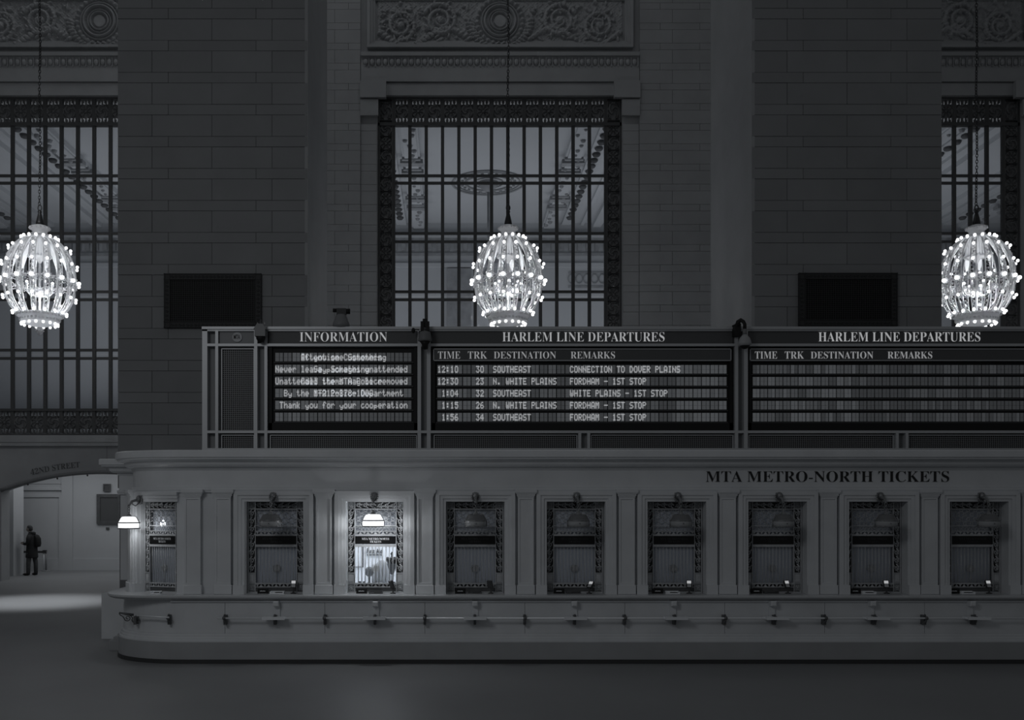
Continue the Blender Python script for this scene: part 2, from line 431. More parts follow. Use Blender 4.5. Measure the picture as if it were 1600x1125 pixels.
# carved frieze relief as a height field (roundel, scrolls, leafage)
def relief_mesh():
    W, H = 8.0, 1.50; nx, ny = 560, 106
    X, Z = np.meshgrid(np.linspace(-W/2, W/2, nx), np.linspace(-H/2, H/2, ny))
    rng = np.random.RandomState(3)
    h = np.zeros_like(X)
    def blob(x, z, r, a, sx=1.0, ang=0.0):
        c, s = math.cos(ang), math.sin(ang); u = (X-x)*c+(Z-z)*s; v = -(X-x)*s+(Z-z)*c
        return a*np.clip(1-(u/(r*sx))**2-(v/r)**2, 0, 1)**.5
    def spiral(x, z, r0, turns, d, a0, wd, amp):
        out = np.zeros_like(X)
        T = int(turns*26)
        for i in range(T):
            t = i/T; ang = a0+d*turns*2*PI*t; r = r0*(1-t)**.8+.03
            px, pz = x+r*math.cos(ang), z+r*math.sin(ang)
            out = np.maximum(out, blob(px, pz, wd*(1-.5*t), amp, 1.5, ang+PI/2))
            if i % 3 == 0 and t < .8:   # leaves thrown outwards
                q = r+wd*1.6
                out = np.maximum(out, blob(x+q*math.cos(ang), z+q*math.sin(ang), .045, amp*.8, 2.4, ang+.7*d))
        return out
    for sg in (-1, 1):
        h = np.maximum(h, spiral(sg*1.95, .05, .52, 2.2, sg, PI/2-sg*1.0, .085, .13))
        h = np.maximum(h, blob(sg*1.95, .05, .14, .16))
        h = np.maximum(h, spiral(sg*3.25, -.12, .46, 2.0, -sg, -PI/2, .08, .12))
        h = np.maximum(h, blob(sg*3.25, -.12, .13, .15))
        for i in range(24):            # stem linking the scrolls
            t = i/23; x = sg*(1.0+2.9*t); z = -.55+.32*math.sin(t*PI*2.1)+.1*t
            h = np.maximum(h, blob(x, z, .085, .12, 1.6, .4*math.cos(t*6)))
        for i in range(46):
            x = sg*rng.uniform(.95, 3.9); z = rng.uniform(-.66, .66)
            h = np.maximum(h, blob(x, z, rng.uniform(.035, .07), rng.uniform(.06, .12), rng.uniform(1, 3), rng.uniform(0, PI)))
        for i in range(9):             # acanthus below the roundel
            a = -PI/2+sg*(.5+.13*i)
            h = np.maximum(h, blob(.95*math.cos(a), .88*math.sin(a)+.05, .07, .15, 3.0, a+.5*sg))
    R = np.hypot(X, Z)
    ring = lambda r, wd, a: a*np.clip(1-((R-r)/wd)**2, 0, 1)**.5
    m = R < .82
    hh = np.where(R < .82, .05, 0)
    A = np.arctan2(Z, X)
    hh = np.maximum(hh, ring(.74, .085, .20)*(.75+.25*np.sin(A*26)))
    for r, wd, a in ((.60, .035, .15), (.50, .05, .20), (.37, .03, .15), (.29, .035, .18)): hh = np.maximum(hh, ring(r, wd, a))
    hh = np.maximum(hh, np.where(R < .2, .12, 0))
    h = np.where(m, hh, h)
    # fine chisel texture between
    nz = sum(np.sin(X*f1+p)*np.sin(Z*f2+q) for f1, f2, p, q in ((23, 31, 0, 1), (41, 19, 2, 3), (57, 63, 1, 5)))
    h = h + np.where(m, 0, np.clip(nz, 0, 2)*.018)
    co = np.stack([X, -h, Z], -1).reshape(-1, 3)
    idx = np.arange(nx*ny).reshape(ny, nx)
    f = np.stack([idx[:-1, :-1], idx[:-1, 1:], idx[1:, 1:], idx[1:, :-1]], -1).reshape(-1, 4)
    me = bpy.data.meshes.new('carved_relief'); me.from_pydata(co.tolist(), [], f.tolist())
    me.polygons.foreach_set('use_smooth', [True]*len(f)); me.materials.append(M['carved']); me.update(); return me
rel = relief_mesh()
for k in (-1, 0, 1): link_mesh('carved_relief', rel, ww, (BC+k*BAY, -.03, PZ(36, YW)))

# --- engraved "42ND STREET" following the arch
def arch_letters():
    s = '42ND STREET'; me0, lo, hi = text_mesh(s, -.012, .01)
    total = hi[0]-lo[0]
    x0p, x1p = 49, 125
    sc_ = (x1p-x0p)/1500*YW/total
    n = len(me0.vertices); co = np.empty(n*3); me0.vertices.foreach_get('co', co); co = co.reshape(-1, 3)
    u = (co[:, 0]-lo[0])*sc_; v = (co[:, 1]-lo[1])*sc_*1.12
    # baseline: gentle curve from y=741 to y=731
    c = (AX0+AX1)/2
    X = PX(x0p, YW)+u; out = []
    for xi, vi, zi in zip(X, v, co[:, 2]):
        zb = arch_z(xi)+.19; sl = (arch_z(xi+.05)-arch_z(xi-.05))/.1
        out.append((xi-vi*sl*.8, -.012-zi, zb+vi))
    m2 = me0.copy(); m2.vertices.foreach_set('co', np.array(out).ravel()); m2.materials.clear(); m2.materials.append(M['engraved']); m2.update()
    split_letters(m2, M['softengraved'], ww)
arch_letters()

# --- the three tall barred windows
def tile_mesh(name, w_, h_, kind):
    """cast ornament tile, relief in -y, with pierced strips above and below for the top/bottom friezes"""
    n = 26; ny = int(n*h_/w_)
    vs = []; fs = []
    hf = w_/2
    for j in range(ny+1):
        for i in range(n+1):
            x = -w_/2+w_*i/n; z = -h_/2+h_*j/ny
            r = math.hypot(x, z)/(w_*.40); a = math.atan2(z, x)
            d = 0.0
            if kind == 'swirl':
                if r < 1: d = .035*(math.sin(3*a+7*r) > .1)+.01
            else:
                if r < 1: d = .035*(math.cos(8*a) > 0)*(r > .3)+(.05 if r < .25 else .008)
            if .98 < r < 1.16: d = .045
            e = min(w_/2-abs(x), (w_*.5-abs(z)) if abs(z) < w_*.5 else 1)
            if abs(e) < w_*.045: d = .055
            if abs(z) < w_*.5 and r > 1.16: d = max(d, .03*(math.sin(abs(x)*90)*math.sin(abs(z)*90) > 0))
            if abs(z) > w_*.5: d = .04*(math.sin(x*2*PI/w_*3) > -.2)+.01
            vs.append((x, -d, z))
    for j in range(ny):
        for i in range(n):
            zc = -h_/2+h_*(j+.5)/ny; xc = -w_/2+w_*(i+.5)/n
            if abs(zc) > w_*.53 and abs(zc) < h_/2-.03:
                q = (xc/w_+.5)*4 % 1; t = (h_/2-abs(zc))/(h_/2-w_*.5)
                if abs(q-.5) < .26*t: continue
            a = j*(n+1)+i; fs.append((a, a+1, a+n+2, a+n+1))
    mb = MB(); mb.add(vs, fs); return mb.mesh(name, M['iron_tile'])
SP = .5375
T_top = [tile_mesh('ornament_tile', SP-.08, .80, k) for k in ('swirl', 'rosette')]
T_side = [tile_mesh('ornament_tile', .42, .42, k) for k in ('swirl', 'rosette')]
bar_me = MB().box(-.054, .054, -.07, .03, 0, 1).mesh('bar', M['iron'])
tr_me = MB().box(0, 1, -.05, .02, -.055, .055).mesh('transom', M['iron'])
pane_me = MB().box(-.5, .5, -.004, .004, -.5, .5).mesh('pane', M['glass'])
Y_T = [(272.5, 284), (363, 376), (454.5, 467), (546, 559)]
def big_window(idx, k, label, j0=0, j1=14):
    c = BC+k*BAY; yy = YW+.16
    e = empty('window_%d' % idx, (c, yy, ZS)); tag(e, label, 'window', kind='structure')
    Z = lambda p: PZ(p, YW)-ZS
    x0 = -SP*6.5; n = 13
    ztop, zbot = Z(193), Z(640)
    fr = MB()
    fr.box(-WHW, WHW, -.08, .1, Z(153), Z(149)); fr.box(-WHW, WHW, -.1, .06, Z(195), Z(190)); fr.box(-WHW, WHW, -.1, .06, Z(642), Z(638))
    fr.box(-WHW, WHW, -.1, .1, 0, Z(677)); fr.box(-WHW, -WHW+.06, -.1, .1, 0, Z(150)); fr.box(WHW-.06, WHW, -.1, .1, 0, Z(150))
    fr.build('window_frame', M['iron'], e)
    for i in range(n+1):
        link_mesh('bar', bar_me, e, (x0+i*SP, 0, Z(676)), scl=(1, 1, Z(151)-Z(676)))
    for a, b in Y_T:
        for q in (a, b):
            link_mesh('transom', tr_me, e, (x0, 0, Z(q)), scl=(n*SP, 1, .78))
    rows = [195] + [v for t in Y_T for v in t] + [639]
    for i in range(n):
        for a, b in zip((195, 278, 370, 461, 552), (278, 370, 461, 552, 639)):
            link_mesh('pane', pane_me, e, (x0+(i+.5)*SP, .04, (Z(a)+Z(b))/2), scl=(SP-.02, 1, Z(a)-Z(b)-.02))
        link_mesh('ornament_tile', T_top[i % 2], e, (x0+(i+.5)*SP, 0, (Z(153)+Z(190))/2), scl=(1, 1, .96))
        link_mesh('ornament_tile', T_top[(i+1) % 2], e, (x0+(i+.5)*SP, 0, (Z(642)+Z(677))/2), scl=(1, 1, .9))
    hgt = Z(190)-Z(642); m = 21
    for sg in (-1, 1):
        for i in range(m):
            z = Z(642)+hgt*(i+.5)/m
            link_mesh('ornament_tile', T_side[(i+(sg > 0)) % 2], e, (sg*(SP*6.5+.25), -.02, z), scl=(1.0, 1, hgt/m/.42*.97))
        a, b = sorted((sg*(SP*6.5+.05), sg*WHW)); MB().box(a, b, .0, .05, 0, Z(190)).build('border_backing', M['iron'], e)
        link_mesh('ornament_tile', T_side[0], e, (sg*(SP*6.5+.25), -.02, (Z(153)+Z(190))/2), scl=(.98, 1, 1.5))
    for sg in (-1, 1):
        a, b = sorted((sg*(SP*6.5+.03), sg*WHW)); MB().box(a, b, .0, .05, Z(192), Z(152)).build('border_backing', M['iron'], e)
    MB().box(-SP*6.5, SP*6.5, .02, .04, Z(186)+.12, Z(157)-.08).build('border_backing', M['iron'], e)
    return e
big_window(1, -1, 'tall barred window at the left edge of the photo, above the 42nd Street arch')
big_window(2, 0, 'tall barred window between the two dark piers, behind the middle chandelier')
big_window(3, 1, 'tall barred window at the right edge of the photo, behind the right chandelier')

# --- hall behind the windows
HB, HC = 46.0, 16.0
hall = empty('room_beyond', (0, YW, 4.5)); tag(hall, 'pale vaulted hall seen through the tall windows', 'room', kind='structure')
MB().box(-34, 34, HB-YW, HB-YW+.3, 0, HC-4.5).box(-34, 34, .65, HB-YW, HC-4.5, HC-4.2).box(-34, 34, .65, HB-YW, -.2, 0).box(-34.3, -34, .65, HB-YW, 0, 11.5).box(34, 34.3, .65, HB-YW, 0, 11.5).build('hall_shell', M['hallwall'], hall)
zc = HC-4.5
for k in (-2, -1, 0, 1, 2):
    c = BC+k*BAY
    for sg in (-1, 1):
        a, b = sorted((c+sg*2.78, c+sg*3.45))
        bm_ = MB().box(a, b, 1, HB-YW, zc-.22, zc).box(a+.08, b-.08, 1, HB-YW, zc-.28, zc-.22)
        bm_.build('ceiling_beam', M['hallwall'], hall)
        tm = MB()
        for yq in (5.6, 6.7, 10.0, 11.2): tm.box(a-.1, b+.1, yq-.18, yq+.18, zc-.36, zc-.2); tm.box(a-.02, b+.02, yq-.45, yq-.3, zc-.32, zc-.2)
        for i in range(26): tm.ball((a+.12+random.random()*.44, 1.3+i*.5, zc-.29), .07+.05*random.random(), 6, 4)
        tm.build('beam_ornament', M['halltrim'], hall)
        xr = c+sg*3.95
        MB().box(xr-.24, xr+.24, 1, HB-YW, zc-.10, zc).build('rosette_band', M['hallwall'], hall)
        rb = MB()
        for i in range(20): 
            rb.ball((xr, 1.4+i*.62, zc-.14), .17, 8, 4, sy=1.1, sz=.6)
        tag(rb.build('ceiling_rosettes', M['halldark'], hall), kind='stuff')
        MB().box(c+sg*4.7-.08, c+sg*4.7+.08, 1, HB-YW, zc-.12, zc).box(c+sg*5.4-.2, c+sg*5.4+.2, 1, HB-YW, zc-.2, zc).build('ceiling_rib', M['hallwall'], hall)
# back wall friezes
YHw = HB-YW
zz = lambda p: PZ(p, HB)-4.5
MB().box(-34, 34, YHw-.25, YHw, zz(372), zz(366)).box(-34, 34, YHw-.15, YHw, zz(418), zz(412)).build('cornice', M['hallwall'], hall)
dn = MB()
for i in range(150):
    x = -30+i*.42; dn.box(x, x+.2, YHw-.2, YHw, zz(392), zz(378)); 
dn.box(-34, 34, YHw-.1, YHw, zz(400), zz(396))
tag(dn.build('dentil_band', M['halltrim'], hall), kind='stuff')
for k in (-1, 0, 1):
    for sgx, p0, p1 in ((0, 698, 736),):
        MB().box(PX(p0, HB)+k*BAY, PX(p1, HB)+k*BAY, YHw-.12, YHw, zz(620), zz(420)).build('dark_panel', M['halltrim'], hall)
    q = MB()
    for i in range(5):
        x = PX(893+i*12, HB)+k*BAY; q.tube([(x+.16*math.cos(a*PI/6), YHw-.04, zz(436)+.22*math.sin(a*PI/6)) for a in range(12)], .025, 4, closed=True)
    q.box(PX(888, HB)+k*BAY, PX(950, HB)+k*BAY, YHw-.05, YHw, zz(427), zz(425)).box(PX(888, HB)+k*BAY, PX(950, HB)+k*BAY, YHw-.05, YHw, zz(450), zz(447))
    q.build('lattice_band', M['halltrim'], hall)
# ceiling medallion and the hanging rod with its bowl
mx_, my_ = PX(763, 40.2), 40.2
me_ = MB()
for r, t in ((1.5, .05), (1.32, .03), (.95, .05), (.62, .03)):
    me_.tube([(mx_+r*math.cos(a*PI/24), my_-YW+r*math.sin(a*PI/24), zc-.03) for a in range(48)], t, 5, closed=True)
for i in range(24):
    a = i*PI/12; me_.ball((mx_+1.12*math.cos(a), my_-YW+1.12*math.sin(a), zc-.03), .07, 6, 4)
me_.build('ceiling_medallion', M['halltrim'], hall)
hl = empty('pendant_lamp', (mx_, my_, 9.0)); tag(hl, 'pendant on a long chain hanging in the hall behind the centre window', 'lamp')
MB().lathe([(.05, 6.6), (.16, 6.65), (.40, 6.85), (.42, 7.0)], n=20).build('canopy', M['halltrim'], hl)
ck = MB()
for i in range(40):
    z = 3.4+i*.08; ck.tube([(.035*math.cos(a)*(i % 2), .035*math.cos(a)*(1-i % 2), z+.055*math.sin(a)) for a in [j*PI/4 for j in range(8)]], .012, 4, closed=True)
ck.tube([(0, 0, 3.2), (0, 0, 6.7)], .05, 6)
ck.build('chain', M['halltrim'], hl)
MB().lathe([(.02, 2.55), (.22, 2.62), (.36, 2.85), (.40, 3.1), (.30, 3.15), (.08, 3.45)], n=20).build('bowl', M['lampoff'], hl)

# --- passage under the left window
pb = empty('wall_passage', (0, YB, 0)); tag(pb, 'pale stone back wall of the 42nd Street passage', 'wall', kind='structure')
MB().box(-24, 2, 0, .3, 0, 4.5).build('wall_face', M['passage'], pb)
MB().box(-24, 2, -.035, 0, 0, PZ(873, YB)).build('skirting', M['passage'], pb)
Zb = lambda p: PZ(p, YB)
MB().box(PX(24, YB), PX(97, YB), -.08, 0, Zb(766), Zb(763)).box(PX(24, YB), PX(97, YB), -.05, 0, Zb(777), Zb(774)).box(PX(93, YB), PX(97, YB), -.05, 0, 0, Zb(777)).box(PX(24, YB), PX(97, YB), -.03, 0, Zb(756), Zb(754)).build('door_surround', M['passage'], pb)
MB().box(PX(97, YB), PX(114, YB), -.06, 0, 0, 4.4).build('pilaster', M['passage'], pb)
MB().box(PX(166, YB), PX(171, YB), -.03, 0, Zb(828), Zb(824)).build('wall_switch', M['bronze_dark'], pb)
tag(MB().box(-24, 2, .62, YB-YW, 4.4, 4.6).build('ceiling_passage', M['passage'], None, (0, YW, 0)), 'low flat ceiling of the passage', 'ceiling', kind='structure')
lw_ = MB().box(-20, PX(21, 33.6), 33.6, 34.4, 0, 4.4)
tag(lw_.build('wall_left', M['passage']), 'pale wall return just inside the left edge of the arch', 'wall', kind='structure')
pp = MB().box(PX(18.5, 35), PX(24, 35), 34.95, 35.3, 0, PZ(779, 35)).box(PX(15.5, 35), PX(27, 35), 34.9, 35.35, PZ(779, 35), PZ(764, 35))
tag(pp.build('trim_1', M['recess']), 'slim stone corner post with a capital inside the arch', 'post', kind='structure')
def framed_board(name, x0, x1, z0, z1, y, fw, label, cat):
    e = empty(name, ((x0+x1)/2, y, z0)); tag(e, label, cat)
    hw = (x1-x0)/2; h = z1-z0
    MB().box(-hw, hw, -.06, 0, 0, fw).box(-hw, hw, -.06, 0, h-fw, h).box(-hw, -hw+fw, -.06, 0, fw, h-fw).box(hw-fw, hw, -.06, 0, fw, h-fw).build('frame', M['bronze_dark'], e)
    MB().box(-hw+fw, hw-fw, -.03, 0, fw, h-fw).build('panel', M['header'], e)
    return e
framed_board('notice_board', PX(152, YB), PX(190, YB), Zb(819), Zb(772), YB-.02, .13, 'dark framed notice board on the passage wall beside the counter corner', 'notice board')
framed_board('wall_box', PX(162, YB), PX(173.5, YB), Zb(768), Zb(756), YB-.02, .04, 'small dark square box above the framed notice board', 'box')
framed_board('wall_poster', PX(2.8, 33.6), PX(4.6, 33.6), PZ(838, 33.6), PZ(785, 33.6), 33.59, .01, 'thin dark poster on the wall at the left photo edge', 'poster')

# ------------------------------------------------------------------ ticket counter
XS = PX(285, YF)
def plan(n=2.0, rx=1.33, ry=1.10, seg=14, tail=True, jog=True):
    P = [(14.0, YF), (XS, YF)]
    for i in range(1, seg+1):
        t = PI/2*i/seg
        P.append((XS-rx*math.sin(t)**(2/n), YF+ry*(1-max(math.cos(t), 0)**(2/n))))
    if tail: P += [(XS-rx, 17.85), (-6.45, 17.85), (-6.45, YP+.3)] if jog else [(XS-rx, YP+.3)]
    return P
PL = plan()
co_ = empty('wall_counter', (0, 0, 0)); tag(co_, 'pale marble ticket counter with pilasters, curved left end and a deep cornice', 'counter', kind='structure')
tail_profile = lambda pr: pr
PLB = plan(jog=False)
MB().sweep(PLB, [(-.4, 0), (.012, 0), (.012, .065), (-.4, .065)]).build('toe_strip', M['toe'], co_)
MB().sweep(PLB, [(-.4, .065), (0, .065), (0, .335), (-.4, .335)]).build('base_course', M['marble_dark'], co_)
MB().box(-6.45, -5.3, 17.8, YP+.3, 0, .835).build('rear_block', M['marble'], co_)
MB().box(-5.82, -5.4, 16.4, 17.9, 0, .17).box(-5.76, -5.4, 16.46, 17.9, .17, .22).box(-5.70, -5.4, 16.5, 17.9, .22, .27).build('rear_base', M['marble_dark'], co_)
MB().sweep(PLB, [(-.4, .335), (-.012, .335), (-.012, .36), (-.035, .375), (-.035, .395), (-.05, .41), (-.05, .44), (-.08, .46), (-.4, .46)]).build('base_moulding', M['marble'], co_)
# dado panels: curved ones, then a flat run with tight joints
cur = plan(tail=False)[1:]
def dado(path): return MB().sweep(path, [(-.3, .462), (-.08, .462), (-.08, .99), (-.3, .99)])
dado([(XS+.0, YF)]+cur[1:8]).build('marble_panel', M['marble'], co_); dado(cur[7:]).build('marble_panel', M['marble'], co_)
dado([(XS-1.33, 16.1), (XS-1.33, YP+.3)]).build('marble_panel', M['marble'], co_)
xj = [XS+.004, PX(350, YF)]+[PX(350+157*i, YF) for i in range(1, 12)]
for a, b in zip(xj[:-1], xj[1:]): dado([(b-.006, YF), (a, YF)]).build('marble_panel', M['marble'], co_)
PLL = plan(n=3.6, rx=1.36, ry=1.3, jog=False)
MB().sweep(PLL, [(-.62, 1.07), (.05, 1.07), (.055, 1.06), (.055, 1.035), (.03, 1.015), (0, 1.0), (-.62, 1.0)]).build('ledge', M['ledge'], co_)
MB().sweep([(14, YF), (XS-.2, YF)], [(-.3, .985), (-.035, .985), (-.05, .955), (-.08, .945), (-.3, .945)]).build('ledge_moulding', M['marble'], co_)

# upper wall: blocks between the openings
WX = [-2.779+1.5954*k for k in range(9)]; OH = .465; OZ = 2.535
zb, zt = 1.07, 2.70
xa = XS
spans = []; prev = XS
for x in WX: spans.append((prev, x-OH)); prev = x+OH
spans.append((prev, 14))
MBw = MB()
for a, b in spans: MBw.box(a, b, YU, YU+.5, zb, OZ)
MBw.box(XS, 14, YU, YU+.5, OZ, zt)
MBw.build('upper_wall', M['marble'], co_)
# entablature follows the plan
MB().sweep(PL, [(-.6, 2.68), (-.21, 2.68), (-.21, 2.70), (-.20, 2.72), (-.20, 2.755), (-.23, 2.765), (-.23, 3.04), (-.6, 3.04)]).build('entablature', M['marble'], co_)
MB().sweep(PL, [(-.6, 3.04), (-.215, 3.04), (-.20, 3.075), (-.13, 3.09), (-.10, 3.12), (-.09, 3.165), (-.03, 3.185), (.02, 3.20), (.02, 3.215), (.05, 3.23), (.05, 3.325), (.03, 3.34), (-.6, 3.34)]).build('cornice', M['marble'], co_)
MB().add([(14, YF+.4, 3.33), (XS, YF+.4, 3.33), (XS-.8, YF+1.2, 3.33), (XS-.9, 18.2, 3.33), (-6.0, 18.3, 3.33), (-6.0, YP+.3, 3.33), (14, YP+.3, 3.33)], [(0, 1, 2, 3, 4, 5, 6)]).build('roof', M['marble_dark'], co_)

def pilaster_mesh():
    mb = MB(); hw = .125
    mb.bevbox(-hw-.018, hw+.018, -.105, 0, 1.07, 1.215, .006)
    mb.box(-hw, hw, -.075, 0, 1.215, 2.60)
    # raised border round a sunk panel
    mb.box(-hw, -hw+.028, -.09, -.075, 1.215, 2.60); mb.box(hw-.028, hw, -.09, -.075, 1.215, 2.60)
    mb.box(-hw+.028, hw-.028, -.09, -.075, 2.57, 2.60); mb.box(-hw+.028, hw-.028, -.09, -.075, 1.215, 1.25)
    return mb
def capital_mesh():
    mb = MB(); hw = .125
    for d, z0, z1 in ((.008, 2.60, 2.625), (.022, 2.625, 2.655), (.036, 2.655, 2.675), (.048, 2.675, 2.725)):
        mb.box(-hw-d, hw+d, -.09-d, 0, z0, z1)
    return mb
pil_me = pilaster_mesh().mesh('pilaster', M['marble']); cap_me = capital_mesh().mesh('capital', M['marble'])
px_list = [PX(301.5, YU-.05), PX(349, YU-.05)] + [(WX[k]+WX[k+1])/2 for k in range(8)]
for x in px_list:
    p = link_mesh('pilaster', pil_me, co_, (x, YU, 0)); link_mesh('capital', cap_me, p)
# architraves round each opening
def arch_mesh():
    mb = MB()
    for a, d, t in ((.0, .045, .055), (.045, .10, .075), (.10, .165, .095)):
        mb.box(-OH-d, -OH-a, -t, 0, 1.215, OZ+d); mb.box(OH+a, OH+d, -t, 0, 1.215, OZ+d); mb.box(-OH-a, OH+a, -t, 0, OZ+a, OZ+d)
    mb.box(-OH-.175, -OH+.0, -.105, 0, 1.07, 1.215); mb.box(OH, OH+.175, -.105, 0, 1.07, 1.215)
    return mb.mesh('architrave', M['marble'])
ar = arch_mesh()
for x in WX: link_mesh('architrave', ar, co_, (x, YU, 0))

# curved bay wall with its window
def bay_pt(t, o=0.0): return (XS-(1.33+o)*math.sin(t), YF+1.10-(1.10+o)*math.cos(t))
def arc(t0, t1, n=10): return [bay_pt(t0+(t1-t0)*i/n) for i in range(n+1)]
T0, T1 = math.radians(8), math.radians(50)
seg = MB().sweep(arc(T1, PI/2, 12)+[(XS-1.33, 17.85), (-6.45, 17.85), (-6.45, YP+.3)], [(-.7, zb), (-.25, zb), (-.25, zt), (-.7, zt)])
seg.sweep([(XS+.02, YF)]+arc(0.001, T0, 2), [(-.34, zb), (-.25, zb), (-.25, zt), (-.34, zt)])
seg.sweep(arc(T0-.001, T1+.001), [(-.7, OZ), (-.25, OZ), (-.25, zt), (-.7, zt)])
seg.build('curved_wall', M['marble'], co_)
am = MB()
for a, d, t in ((.0, .045, -.195), (.045, .10, -.175), (.10, .15, -.155)):
    am.sweep(arc(T0-.02, T1+.03), [(-.3, OZ+a), (t, OZ+a), (t, OZ+d), (-.3, OZ+d)])
    am.sweep(arc(T1+a*.8+.001, T1+d*.8), [(-.3, 1.215), (t, 1.215), (t, OZ+d), (-.3, OZ+d)])
am.sweep(arc(T1+.001, T1+.13, 3), [(-.3, zb), (-.145, zb), (-.145, 1.215), (-.3, 1.215)])
am.build('architrave', M['marble'], co_)
# far pilaster at the end of the curve
A0_, A1_ = math.radians(58), math.radians(89)
fp = MB().sweep(arc(A0_, A1_, 8), [(-.3, 1.215), (-.14, 1.215), (-.14, 2.60), (-.3, 2.60)])
fp.sweep(arc(A0_-.03, A1_, 8), [(-.3, zb), (-.115, zb), (-.115, 1.215), (-.3, 1.215)])
fp = fp.build('pilaster', M['marble'], co_)
cp = MB()
for d, z0, z1 in ((-.13, 2.60, 2.625), (-.115, 2.625, 2.655), (-.10, 2.655, 2.675), (-.088, 2.675, 2.725)): cp.sweep(arc(A0_-.04, A1_, 8), [(-.3, z0), (d, z0), (d, z1), (-.3, z1)])
cp.build('capital', M['marble'], fp)

# corbels under the ledge and the frieze lettering
cor = MB().bevbox(-.045, .045, -.06, .08, .90, .985, .015).box(-.05, .05, .05, .08, .72, .90).mesh('corbel', M['marble'])
for x in WX: link_mesh('corbel', cor, co_, (x*.973, YF, 0))
Yt = YF+.22
lettering('MTA METRO-NORTH TICKETS', PX(1103, Yt), PX(1483, Yt), PZ(753, Yt), PZ(736, Yt), Yt+.005, M['engraved'], co_, thin=-.012, split=True)

# ------------------------------------------------------------------ ticket grilles
def spiral_pts(cx, cz, r, a0, turns, d, y=0, n=18):
    return [(cx+r*(1-.82*i/n)*math.cos(a0+d*turns*2*PI*i/n), y, cz+r*(1-.82*i/n)*math.sin(a0+d*turns*2*PI*i/n)) for i in range(n+1)]
def scroll_strip(mb, x0, x1, z0, z1, n, vertical=True, flip=1, r=.0085):
    L = (z1-z0) if vertical else (x1-x0); wdt = (x1-x0) if vertical else (z1-z0)
    u = L/n; R = min(u*.40, wdt*.38)
    for i in range(n):
        c = (i+.5)*u; s = flip*(1 if i % 2 else -1)*0 + flip
        def tr(p):
            a, b = p
            return (x0+wdt/2+b*s, 0, z0+a) if vertical else (x0+a, 0, z0+wdt/2+b*s)
        sp_ = [(c+R*(1-.8*j/14)*math.cos(2.6+j*.75), R*(1-.8*j/14)*math.sin(2.6+j*.75)) for j in range(15)]
        lead = [(c-u*.5, -wdt*.30), (c-u*.28, -wdt*.1)]
        mb.tube([tr(p) for p in lead+sp_], r, 4)
        mb.tube([tr((c+R*.4, -wdt*.42)), tr((c+u*.25, -wdt*.30)), tr((c+u*.55, wdt*.02))], r*1.5, 4)
        mb.tube([tr((c+R*.5, wdt*.25)), tr((c+u*.45, wdt*.42))], r*1.3, 4)
ZG = {'top': 1.455, 't2': 1.345, 'l0': .99, 'l1': 1.077, 'w0': .942, 's1': .915, 's0': .78, 'b1': .74, 'b0': .154, 'v0': .093, 'sq1': .308, 'sq0': .165}
HW, DV = .456, .333
